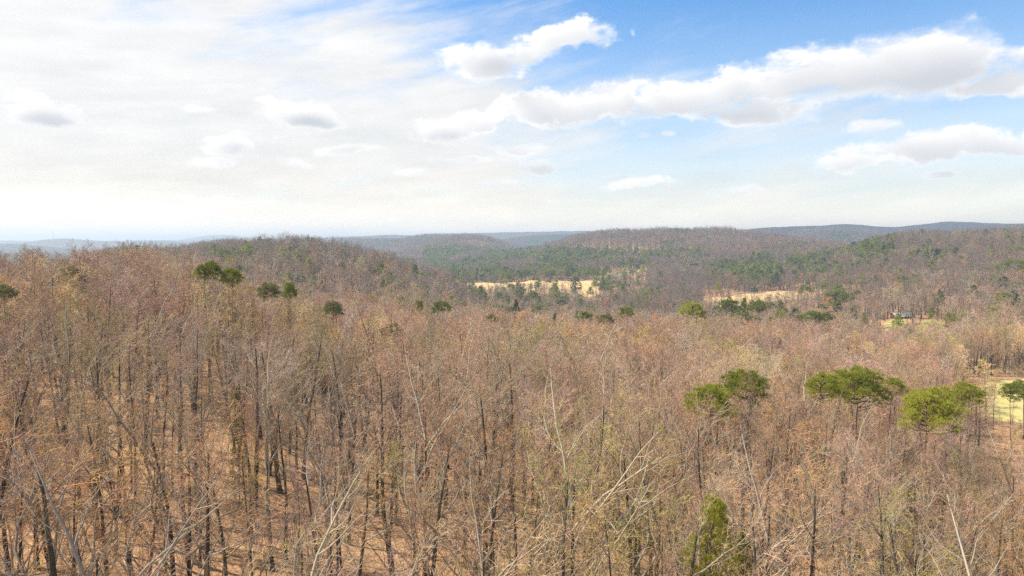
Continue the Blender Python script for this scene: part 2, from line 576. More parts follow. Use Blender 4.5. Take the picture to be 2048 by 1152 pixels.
def grass_mat(name, ca, cb, cc):
    m, nt, b = new_mat(name, 0.95, 0.1)
    p = geo_pos(nt)
    n1 = noise(nt, p, 0.9, 6, 0.7)
    n2 = noise(nt, p, 0.035, 4, 0.6)
    c = mixc(nt, n1.step(0.35, 0.65), ca, cb)
    c = mixc(nt, n2.step(0.5, 0.66) * 0.7, c, cc)
    wv = nt.nodes.new('ShaderNodeTexWave')             # mowing lines and wheel tracks
    wv.inputs['Scale'].default_value = 0.035
    wv.inputs['Distortion'].default_value = 5.0
    wv.inputs['Detail'].default_value = 3.0
    wv.inputs['Detail Scale'].default_value = 0.6
    nt.links.new(p, wv.inputs['Vector'])
    c = mixc(nt, E(nt, wv.outputs['Fac']).step(0.6, 0.95) * 0.3, c, tuple(v * 0.62 for v in ca))
    nt.links.new(c, b.inputs['Base Color'])
    bp = nt.nodes.new('ShaderNodeBump')
    bp.inputs['Strength'].default_value = 0.7
    bp.inputs['Distance'].default_value = 0.15
    nt.links.new(n1.s, bp.inputs['Height'])
    nt.links.new(bp.outputs[0], b.inputs['Normal'])
    return m


M_LITTER = litter_mat()
M_FAR = far_forest_mat()
M_STRAW = grass_mat('straw_grass', (0.56, 0.37, 0.15), (0.68, 0.49, 0.22), (0.58, 0.35, 0.17))
M_LAWN = grass_mat('green_lawn', (0.36, 0.33, 0.10), (0.50, 0.43, 0.17), (0.36, 0.38, 0.09))
M_ROUGH = grass_mat('rough_grass', (0.42, 0.37, 0.12), (0.58, 0.48, 0.20), (0.40, 0.40, 0.12))

# ------------------------------------------------------------------ terrain height (metres, camera = 0)
PXC = np.array([-700, 50, 250, 450, 600, 750, 900, 1024, 1200, 1400, 1600, 1800, 2000, 2500], float)
UC = (PXC - CX) / F_PX
YR = np.array([10, 40, 70, 120, 200, 350, 500, 620, 780, 1050, 1300, 1700, 2200, 3000, 4000], float)
TAB = np.array([
    [-30, -30, -31, -32, -32, -32, -32, -32, -33, -34, -36, -37, -38, -40],
    [-29, -29, -30, -31, -31, -31, -32, -32, -33, -35, -38, -39, -41, -44],
    [-28, -28, -28, -29, -30, -31, -32, -33, -35, -36, -38, -39, -43, -48],
    [-24, -24, -25, -26, -31, -33, -35, -37, -39, -41, -42, -45, -54, -58],
    [-25, -25, -24, -30, -38, -42, -44, -44, -46, -48, -50, -51, -51, -52],
    [-45, -45, -23, -38, -47, -48, -52, -54, -57, -57, -58, -61, -57, -50],
    [-65, -65, -26, -28, -28, -34, -48, -66, -70, -71, -67, -50, -48, -40],
    [-75, -75, -34, -22, -15, -25, -50, -72, -72, -66, -59, -46, -38, -30],
    [-85, -85, -50, -25, -25, -45, -63, -64, -66, -57, -55, -36, -20, -10],
    [-90, -90, -60, -22, -40, -60, -60, -58, -57, -52, -42, -4, 2, 10],
    [-90, -90, -55, -14, -45, -60, -58, -56, -45, -26, -22, -22, -5, 0],
    [-90, -90, -70, -50, -60, -60, -52, -42, 6, 12, -4, -50, -50, -50],
    [-90, -90, -85, -70, -65, -65, -14, -36, -40, -40, -40, -40, -40, -40],
    [-90, -90, -85, -75, -70, -60, -50, -50, -50, -50, -50, -45, -40, -40],
    [-90, -90, -85, -75, -70, -60, -50, -50, -50, -50, -50, -45, -40, -40]], float)
RIDGES = [  # long wooded ridges: distance, half depth, crest line in (px, py)
    (2800, 260, [(560, 500), (640, 488), (690, 483), (740, 486), (800, 486), (860, 476), (900, 477), (960, 481), (1010, 492), (1060, 505)]),
    (2250, 200, [(840, 505), (880, 490), (920, 480), (950, 479), (985, 484), (1015, 498), (1040, 510)]),
    (3900, 320, [(960, 490), (1010, 477), (1060, 471), (1150, 467), (1200, 470), (1300, 470), (1350, 464), (1385, 458), (1420, 464), (1480, 470)]),
    (2700, 240, [(1540, 486), (1600, 469), (1680, 464), (1740, 469), (1800, 480), (1850, 490)]),
    (3300, 330, [(1400, 468), (1440, 463), (1500, 459), (1560, 455), (1630, 451), (1690, 447), (1740, 452), (1800, 453), (1850, 448), (1900, 442), (1950, 444), (2000, 446), (2060, 447), (2300, 450), (2800, 455)]),
    (5600, 450, [(480, 484), (560, 478), (640, 476), (720, 473), (770, 469), (830, 472), (900, 467), (990, 464), (1080, 463), (1190, 462), (1300, 464), (1500, 464)]),
    (3600, 320, [(-700, 488), (-200, 490), (0, 487), (40, 488), (90, 493), (170, 500), (240, 505)]),
    (5000, 420, [(-700, 484), (-50, 487), (50, 486), (90, 479), (120, 476), (150, 477), (190, 481), (230, 483), (270, 484), (320, 481), (345, 483), (420, 490)]),
    (6200, 420, [(-700, 482), (-100, 483), (0, 481), (60, 483), (200, 486), (260, 482), (400, 484), (480, 482), (560, 486)]),
    (7300, 450, [(-700, 480), (0, 483), (200, 481), (300, 481), (420, 481), (560, 477), (700, 476), (800, 474)]),
    (8800, 600, [(-700, 478), (200, 481), (360, 480), (395, 474), (420, 471), (445, 470), (480, 472), (510, 478), (600, 477), (700, 473), (900, 471), (1200, 470), (1600, 470), (2300, 470), (2800, 470)]),
]
_rng = np.random.default_rng(11)
_fb = []
for wl, amp in ((900, 3.0), (340, 3.4), (130, 2.4), (47, 0.9), (19, 0.25)):
    for _ in range(5):
        th = _rng.uniform(0, 2 * math.pi)
        _fb.append((math.cos(th) * 2 * math.pi / wl * _rng.uniform(.7, 1.3), math.sin(th) * 2 * math.pi / wl * _rng.uniform(.7, 1.3), _rng.uniform(0, 6.28), amp / 2.2))


def hgt(x, y):
    x = np.asarray(x, float)
    y = np.asarray(y, float)
    Y = np.maximum(y, 10.0)
    u = np.clip(x / np.maximum(Y, 60.0), UC[0], UC[-1])
    ly = np.clip(np.log(Y), math.log(YR[0]), math.log(YR[-1]))
    lY = np.log(YR)

    def idx(v, g):
        i = np.clip(np.searchsorted(g, v) - 1, 0, len(g) - 2)
        t = (v - g[i]) / (g[i + 1] - g[i])
        return i, np.clip(t, 0, 1)
    i, s = idx(ly, lY)
    j, t = idx(u, UC)

    def cat(p0, p1, p2, p3, q):          # softened cubic
        m1, m2 = (p2 - p0) * 0.4, (p3 - p1) * 0.4
        q2, q3 = q * q, q * q * q
        return (2 * q3 - 3 * q2 + 1) * p1 + (q3 - 2 * q2 + q) * m1 + (-2 * q3 + 3 * q2) * p2 + (q3 - q2) * m2
    nI, nJ = TAB.shape

    def row(ii):
        ii = np.clip(ii, 0, nI - 1)
        g = lambda jj: TAB[ii, np.clip(jj, 0, nJ - 1)]
        return cat(g(j - 1), g(j), g(j + 1), g(j + 2), t)
    z = cat(row(i - 1), row(i), row(i + 1), row(i + 2), s)
    r = np.hypot(x, y)
    far = np.clip((r - 100) / 900, 0.12, 1)
    z, f = np.atleast_1d(z), np.atleast_1d(np.zeros_like(z))
    shp = np.shape(x)
    x, y, r = np.atleast_1d(x), np.atleast_1d(y), np.atleast_1d(r)
    for kx, ky, ph, am in _fb:
        f += np.sin(x * kx + y * ky + ph) * am
    z = z + f * far * np.where(r > 2300, 1.5, 1.0)
    for (d, hd, crest) in RIDGES:
        near_ = np.abs(y - d) < hd * 3.2
        if not near_.any(): continue
        xx, yy = x[near_], y[near_]
        cp = np.array(crest, float)
        g = np.arange(cp[0, 0] - 60, cp[-1, 0] + 61, 6.0)
        lo = HOR + 62.0 / d * F_PX                     # the ends run out into the plain
        yv = np.interp(g, cp[:, 0], cp[:, 1])
        if cp[0, 0] > -500: yv[g < cp[0, 0]] = lo
        if cp[-1, 0] < 2500: yv[g > cp[-1, 0]] = lo
        ker = np.hanning(9); ker /= ker.sum()
        yv = np.convolve(np.pad(yv, 4, mode='edge'), ker, 'valid')
        pxx = CX + F_PX * xx / np.maximum(yy, 100)
        wig = hd * .3 * (np.sin(xx / 310 + d) + .6 * np.sin(xx / 137 + d * 2))
        spur = np.sin(xx / (d * .016) + yy / (hd * .9) + d) * .5 + np.sin(xx / (d * .0075) - yy / (hd * .6)) * .3
        top = (HOR - np.interp(pxx, g, yv)) / F_PX * d
        q = np.exp(-(np.abs(yy - d - wig) / hd) ** 1.7)
        zr = -62 + (top + 62) * q + spur * 16 * (1 - q) * q * 2 + f[near_] * .35
        z[near_] = np.maximum(z[near_], zr)
    return z.reshape(shp)


# ------------------------------------------------------------------ terrain meshes
def polar(name, mat, r0, r1, growth, fine_deg, kind='structure'):
    th = [-math.pi]
    while th[-1] < math.pi - 1e-6:
        a = abs(th[-1] + 1e-6)
        st = math.radians(fine_deg if a < math.radians(44) else (1.0 if a < math.radians(60) else 4.0))
        th.append(min(th[-1] + st, math.pi))
    th = np.array(th)
    rs = [r0]
    while rs[-1] < r1:
        rs.append(min(r1, rs[-1] + max(2.0, rs[-1] * growth)))
    rs = np.array(rs)
    R, T = np.meshgrid(rs, th, indexing='ij')
    X, Y = R * np.sin(T), R * np.cos(T)
    Z = hgt(X, Y)
    V = np.stack([X, Y, Z], -1).reshape(-1, 3)
    n = len(th)
    i, j = np.meshgrid(np.arange(len(rs) - 1), np.arange(n - 1), indexing='ij')
    a = (i * n + j).ravel()
    q = np.stack([a, a + 1, a + n + 1, a + n], -1)[:, ::-1]
    if r0 < 1:
        q = q
    me = new_mesh(name, V, [q], None, [mat], True)
    return tag(obj(name, me), kind=kind)


tag(polar('ground', M_LITTER, 0.5, 2600, 0.016, 0.3), 'forest floor of orange brown leaf litter rolling down into the valley', 'ground')
tag(polar('hills', M_FAR, 2600, 16000, 0.012, 0.12), 'wooded blue ridges on the far skyline', 'hills')


def patch(name, mat, u0, u1, y0, y1, res, label, lift=0.3, seed=0):
    """an irregular field laid over the ground; outline in bearing and distance"""
    rg = np.random.default_rng(seed)
    nu, ny = max(8, int((u1 - u0) * (y0 + y1) / 2 / res)), max(6, int((y1 - y0) / res))
    U, YY = np.meshgrid(np.linspace(u0, u1, nu), np.linspace(y0, y1, ny), indexing='ij')
    X = U * YY
    Z = hgt(X, YY) + lift
    s, t = (U - u0) / (u1 - u0) * 2 - 1, (YY - y0) / (y1 - y0) * 2 - 1
    wob = sum(np.sin(X * k * math.cos(p) + YY * k * math.sin(p) + p * 7) * a for k, p, a in zip(rg.uniform(.02, .1, 6), rg.uniform(0, 6, 6), (.12, .1, .08, .06, .05, .05)))
    keep = (np.abs(s) ** 4 + np.abs(t) ** 4) + wob < 0.9
    Z[~keep] -= lift * 3
    V = np.stack([X, YY, Z], -1).reshape(-1, 3)
    i, j = np.meshgrid(np.arange(nu - 1), np.arange(ny - 1), indexing='ij')
    k4 = keep[:-1, :-1] | keep[1:, :-1] | keep[:-1, 1:] | keep[1:, 1:]
    a = (i * ny + j)[k4].ravel()
    q = np.stack([a, a + ny, a + ny + 1, a + 1], -1)
    used = np.unique(q)
    remap = np.zeros(len(V), int)
    remap[used] = np.arange(len(used))
    o = obj(name, new_mesh(name, V[used], [remap[q]], None, [mat], True))
    return tag(o, label, 'field', kind='structure')


def pu(px):
    return (px - CX) / F_PX


FIELDS = [  # name, material, px0, px1, y0, y1, label
    ('hay_field', M_STRAW, 900, 1150, 815, 1010, 'pale straw hay field in the valley behind tall pines'),
    ('pasture', M_STRAW, 1130, 1200, 800, 1040, 'narrow straw pasture strip beside the hay field'),
    ('lawn', M_LAWN, 1185, 1285, 1060, 1150, 'yellow green lawn round the brown roofed house'),
    ('stubble_field', M_STRAW, 1275, 1330, 1120, 1200, 'small tan clearing on the rise above the lawn'),
    ('meadow', M_STRAW, 1405, 1635, 690, 775, 'golden meadow in front of the wooded ridge'),
    ('yard', M_LAWN, 1768, 1822, 424, 470, 'grassy yard in front of the red walled cottage'),
    ('paddock', M_LAWN, 1838, 1896, 412, 462, 'small grassy paddock beside the cottage yard'),
    ('hill_pasture', M_ROUGH, 1945, 2380, 190, 266, 'sunny rough grass slope at the edge of the wood'),
]
for k, (nm, mt, a, b, y0, y1, lb) in enumerate(FIELDS):
    patch(nm, mt, pu(a), pu(b), y0, y1, 3.0 if y0 > 300 else 1.5, lb, 0.3 if y0 > 300 else 0.12, k)


def in_fields(x, y, m=0.0):
    u = x / np.maximum(y, 1)
    r = np.zeros(np.shape(x), bool)
    odd = (np.sin(np.asarray(x) * 12.9898 + np.asarray(y) * 78.233) * 43758.5453) % 1.0
    for (nm, mt, a, b, y0, y1, lb) in FIELDS:
        r |= (u > pu(a) + m) & (u < pu(b) - m) & (y > y0 + 4) & (y < y1 - 4) & (odd > (.22 if nm in ('yard', 'paddock') else (.03 if nm == 'hay_field' else .02)))
    return r


# ------------------------------------------------------------------ bare tree shapes
def grow(P0, D, L, R, K, rng, wob, trop, tip):
    N = len(P0)
    P = np.empty((N, K, 3))
    P[:, 0] = P0
    d = unit(D)
    trop = np.asarray(trop, float)
    for k in range(1, K):
        d = unit(d + rng.normal(0, wob, (N, 3)) + trop)
        P[:, k] = P[:, k - 1] + d * (L / (K - 1))[:, None]
    t = np.linspace(0, 1, K)[None]
    return P, R[:, None] * (1 - (1 - tip) * t ** 0.9)


def sprout(P, RR, L, n, t0, t1, ang, lr, rr, rng, shape=0.5):
    N, K, _ = P.shape
    t = t0 + (t1 - t0) * (np.arange(n)[None] + rng.uniform(0, 1, (N, n))) / n
    f = t * (K - 1)
    i = np.clip(f.astype(int), 0, K - 2)
    w = (f - i)[..., None]
    rows = np.arange(N)[:, None]
    A, B = P[rows, i], P[rows, i + 1]
    pos = A + (B - A) * w
    tan = unit(B - A)
    rad = RR[rows, i] * (1 - w[..., 0]) + RR[rows, i + 1] * w[..., 0]
    rnd = unit(rng.normal(0, 1, (N, n, 3)))
    perp = unit(np.cross(tan, rnd))
    a = np.radians(rng.uniform(ang[0], ang[1], (N, n)))[..., None]
    D = tan * np.cos(a) + perp * np.sin(a)
    Lc = L[:, None] * rng.uniform(lr[0], lr[1], (N, n)) * (1 - shape * (t - t0) / (t1 - t0 + 1e-6))
    Rc = rad * rng.uniform(rr[0], rr[1], (N, n))
    return pos.reshape(-1, 3), D.reshape(-1, 3), Lc.ravel(), Rc.ravel()


STYLES = {
    #            height rad  limbs t0   angle     len          trop  bias        lean
    'tall':      dict(H=21, r=.25, n=13, t0=.34, ang=(28, 52), lr=(.26, .40), trop=.10, wob=.13, bias=(.02, 0, 0)),
    'slender':   dict(H=20, r=.165, n=11, t0=.38, ang=(22, 42), lr=(.20, .32), trop=.12, wob=.09, bias=(.02, 0, 0)),
    'spreading': dict(H=18, r=.29, n=9, t0=.30, ang=(35, 62), lr=(.42, .62), trop=.07, wob=.14, bias=(.06, 0, 0)),
    'forked':    dict(H=19, r=.25, n=6, t0=.32, ang=(16, 34), lr=(.55, .75), trop=.05, wob=.10, bias=(.05, 0, 0)),
    'broad':     dict(H=20, r=.29, n=12, t0=.30, ang=(32, 60), lr=(.34, .52), trop=.09, wob=.13, bias=(.03, 0, 0)),
}


def bare_tree(style, seed, lod):
    """returns dict part -> (verts, faces) for 'trunk', 'crown' (limbs and branches), 'twigs'"""
    s = STYLES[style]
    rng = np.random.default_rng(seed)
    H = s['H']
    bias = np.array(s['bias'])
    K0 = (12, 9, 6, 4)[lod]
    P, R = grow(np.array([[0, 0, -0.6]]), np.array([[rng.normal(0, .04), rng.normal(0, .04), 1.0]]), np.array([H * .9]), np.array([s['r']]), K0, rng, 0.035, (0, 0, .02), .16)
    if lod < 2:
        R[:, 0] *= 1.35
    trunk = tubes(P, R, (9, 6, 4, 3)[lod])
    L0 = np.array([H])
    out_c, out_t = [], []
    # limbs
    n1 = s['n'] if lod < 2 else (s['n'] - 1 if lod == 2 else 6)
    p, d, L, r = sprout(P, R, L0, n1, s['t0'], .97, s['ang'], s['lr'], (.42, .68), rng, .45)
    if style == 'forked':
        r = np.maximum(r, s['r'] * .38)
    P1, R1 = grow(p, d, L, r, (8, 6, 4, 3)[lod], rng, s['wob'], np.array([0, 0, s['trop']]) + bias, .22)
    out_c.append(tubes(P1, R1, (6, 4, 3, 3)[lod]))
    minr = (.0085, .014, .024, .055)[lod]
    # branches
    n2 = (8, 7, 6, 4)[lod]
    p, d, L, r = sprout(P1, R1, L, n2, .18, .98, (28, 58), (.30, .55), (.40, .62), rng, .5)
    tp, td, tL, tr_ = sprout(P, R, L0, 4, .8, .99, (20, 45), (.10, .18), (.5, .7), rng, .3)
    p, d, L, r = np.concatenate([p, tp]), np.concatenate([d, td]), np.concatenate([L, tL]), np.concatenate([r, tr_])
    if lod == 3:
        P2, R2 = grow(p, d, L * 1.15, np.maximum(r, .085), 2, rng, .1, (0, 0, .12), .5)
        out_t.append(tubes(P2, R2, 3))
        p, d, L, r = sprout(P2, R2, L, 3, .2, .95, (20, 60), (.5, .9), (.7, .9), rng, .4)
        P3, R3 = grow(p, d, L, np.maximum(r, .06), 2, rng, .1, (0, 0, .1), .4)
        out_t.append(tubes(P3, R3, 3))
    else:
        P2, R2 = grow(p, d, L, np.maximum(r, minr * (2.6 if lod == 0 else 2.0)), (7, 4, 3)[lod], rng, .15, np.array([0, 0, .085]) + bias * .6, .3)
        out_c.append(tubes(P2, R2, (4, 3, 3)[lod]))
        n3 = (4, 5, 5)[lod]
        p, d, L, r = sprout(P2, R2, L, n3, .12, .99, (30, 70), (.38, .68), (.45, .7), rng, .45)
        L = np.maximum(L, .5)
        P3, R3 = grow(p, d, L, np.maximum(r, minr * 1.35), (5, 3, 2)[lod], rng, .24, (0, 0, .04), .4)
        out_t.append(tubes(P3, R3, 3))
        if lod < 2:
            n4 = (3, 3)[lod]
            p, d, L, r = sprout(P3, R3, L, n4, .12, .99, (30, 75), (.4, .75), (.55, .8), rng, .4)
            L = np.maximum(L, .32)
            P4, R4 = grow(p, d, L, np.maximum(r, minr), 3 if lod == 0 else 2, rng, .28, (0, 0, .03), .45)
            out_t.append(tubes(P4, R4, 3))

    def join(lst):
        V, Fs, n = [], [], 0
        for v, f in lst:
            V.append(v); Fs.append(f + n); n += len(v)
        return np.concatenate(V), np.concatenate(Fs)
    parts = {'trunk': trunk, 'twigs': join(out_t)}
    parts['crown'] = join(out_c)
    return parts


def tufts(C, D, rng, blades, length, width, spread):
    """bundles of needle blades at points C pointing along D -> verts, tris"""
    N = len(C)
    dirs = unit(D[:, None, :] + rng.normal(0, spread, (N, blades, 3)))
    side = unit(np.cross(dirs, rng.normal(0, 1, (N, blades, 3))))
    ln = length * rng.uniform(.65, 1.15, (N, blades, 1))
    base = C[:, None, :] + dirs * ln * -.12
    a = base + side * width * .5 + dirs * ln * .3
    b = base - side * width * .5 + dirs * ln * .3
    t = base + dirs * ln
    V = np.stack([base, a, t, b], 2).reshape(-1, 3)
    f = np.arange(N * blades)[:, None] * 4 + np.array([[0, 1, 2, 3]])
    return V, f


def pine(seed, lod, kind='round'):
    """a pine about 20 m tall; returns parts trunk, crown (boughs), needles"""
    rng = np.random.default_rng(seed)
    H = 20.0
    P, R = grow(np.array([[0, 0, -.6]]), np.array([[rng.normal(0, .03), rng.normal(0, .03), 1]]), np.array([H * .95]), np.array([.22]), (10, 6, 4)[lod], rng, .02, (0, 0, .02), .2)
    trunk = tubes(P, R, (8, 5, 3)[lod])
    nc = ((56, 34, 18) if kind == 'round' else (54, 42, 28))[lod]
    # clumps of foliage at the ends of boughs
    g = (np.arange(nc) + .5) / nc
    th = np.arange(nc) * 2.39996 + rng.uniform(-.5, .5, nc)
    if kind == 'round':
        zc = g ** .8                                    # 0 at the skirt, 1 at the top
        rad = np.sqrt(np.clip(1 - zc ** 2.4, 0, 1)) * 4.1 * rng.uniform(.55, 1.12, nc)
        z = H * .77 + zc * H * .185 + rng.normal(0, .35, nc)
        cr = rng.uniform(.75, 1.4, nc)
    elif kind == 'cone':
        rad = np.sin(np.clip(.35 + g * .65, 0, 1) * math.pi * .97) ** .8 * 3.3 * rng.uniform(.55, 1.1, nc)
        z = H * .48 + g * H * .50 + rng.normal(0, .25, nc)
        cr = (1.35 - .5 * g) * rng.uniform(.8, 1.2, nc)
    else:
        rad = (1.03 - g) ** .7 * 2.3 * rng.uniform(.6, 1.15, nc)
        z = H * .05 + g * H * .94 + rng.normal(0, .3, nc)
        cr = (1.3 - .7 * g) * rng.uniform(.75, 1.2, nc)
    if lod == 2: cr = cr * 1.35
    Cc = np.stack([np.cos(th) * rad, np.sin(th) * rad, z], -1)
    zb = np.clip(z - rad * rng.uniform(.15, .5, nc), H * .05, H * .93)
    tz = np.clip((zb + .6) / (H * .95), 0, .999) * (P.shape[1] - 1)
    ii = tz.astype(int)
    root_p = P[0, ii] + (P[0, ii + 1] - P[0, ii]) * (tz - ii)[:, None]
    midp = root_p * .5 + Cc * .5 - np.array([0, 0, 1.0]) * (rad * .06)[:, None]
    PB = np.stack([root_p, midp, Cc], 1)
    RB = np.stack([np.full(nc, .075), np.full(nc, .05), np.full(nc, .02)], 1)
    br = tubes(PB, RB, 3)
    nt_ = (36, 20, 8)[lod]
    d = unit(rng.normal(0, 1, (nc, nt_, 3)) + np.array([0, 0, .85]))
    pos = Cc[:, None, :] + d * (cr[:, None] * rng.uniform(.45, 1.0, (nc, nt_)))[..., None] * np.array([1, 1, .62])
    C, D = pos.reshape(-1, 3), unit(d.reshape(-1, 3) + np.array([0, 0, .3]))
    need = tufts(C, D, rng, (16, 8, 5)[lod], (.46, .70, 1.2)[lod], (.036, .12, .45)[lod], .7)
    return {'trunk': trunk, 'crown': br, 'needles': need}


def joined(name, parts, order, mats):
    V, Fs, n = [], [], 0
    for k in order:
        v, f = parts[k]
        V.append(v); Fs.append(f + n); n += len(v)
    return new_mesh(name, np.concatenate(V), Fs, list(range(len(order))), mats, False)


# ------------------------------------------------------------------ instanced masses (one object each)
def hidden_collection(name, meshes):
    c = bpy.data.collections.new(name)
    for k, me in enumerate(meshes):
        o = bpy.data.objects.new("%s_%02d" % (name, k), me)
        c.objects.link(o)
    return c


def scatter(name, pts, rot, scl, idx, coll, label, cat):
    me = bpy.data.meshes.new(name)
    me.vertices.add(len(pts))
    me.vertices.foreach_set("co", np.asarray(pts, np.float32).ravel())
    for nm, tp, data in (("rot", 'FLOAT_VECTOR', rot), ("scl", 'FLOAT_VECTOR', scl)):
        a = me.attributes.new(nm, tp, 'POINT')
        a.data.foreach_set("vector", np.asarray(data, np.float32).ravel())
    a = me.attributes.new("idx", 'INT', 'POINT')
    a.data.foreach_set("value", np.asarray(idx, np.int32))
    o = obj(name, me)
    ng = bpy.data.node_groups.new(name + "_nodes", 'GeometryNodeTree')
    ng.interface.new_socket(name="Geometry", in_out='INPUT', socket_type='NodeSocketGeometry')
    ng.interface.new_socket(name="Geometry", in_out='OUTPUT', socket_type='NodeSocketGeometry')
    gi, go = ng.nodes.new('NodeGroupInput'), ng.nodes.new('NodeGroupOutput')
    ci = ng.nodes.new('GeometryNodeCollectionInfo')
    ci.inputs['Collection'].default_value = coll
    ci.inputs['Separate Children'].default_value = True
    ci.inputs['Reset Children'].default_value = True
    ip = ng.nodes.new('GeometryNodeInstanceOnPoints')
    ip.inputs['Pick Instance'].default_value = True
    L = ng.links.new
    L(gi.outputs[0], ip.inputs['Points'])
    L(ci.outputs[0], ip.inputs['Instance'])
    for nm, tp, sock in (("idx", 'INT', 'Instance Index'), ("rot", 'FLOAT_VECTOR', 'Rotation'), ("scl", 'FLOAT_VECTOR', 'Scale')):
        na = ng.nodes.new('GeometryNodeInputNamedAttribute')
        na.data_type = tp
        na.inputs['Name'].default_value = nm
        L(na.outputs[0], ip.inputs[sock])
    L(ip.outputs[0], go.inputs[0])
    md = o.modifiers.new("scatter", 'NODES')
    md.node_group = ng
    return tag(o, label, cat, kind='stuff')


def smooth_noise(x, y, wl, seed):
    rg = np.random.default_rng(seed)
    f = np.zeros(np.shape(x))
    for _ in range(7):
        th, k = rg.uniform(0, 6.28), 2 * math.pi / wl * rg.uniform(.6, 1.6)
        f += np.sin(x * k * math.cos(th) + y * k * math.sin(th) + rg.uniform(0, 6.28))
    return f / 2.6                                     # about -1 .. 1


def jitter_grid(y0, y1, cell, umin, umax, seed, jit=.46):
    rg = np.random.default_rng(seed)
    xs = np.arange(min(umin * y1, umin * y0), max(umax * y1, umax * y0), cell)
    ys = np.arange(y0, y1, cell)
    X, Y = np.meshgrid(xs, ys, indexing='ij')
    X, Y = X.ravel(), Y.ravel()
    X = X + rg.uniform(-jit, jit, X.shape) * cell
    Y = Y + rg.uniform(-jit, jit, Y.shape) * cell
    k = (X > umin * Y - 12) & (X < umax * Y + 12)
    return X[k], Y[k]


UMIN, UMAX = -0.97, 0.95

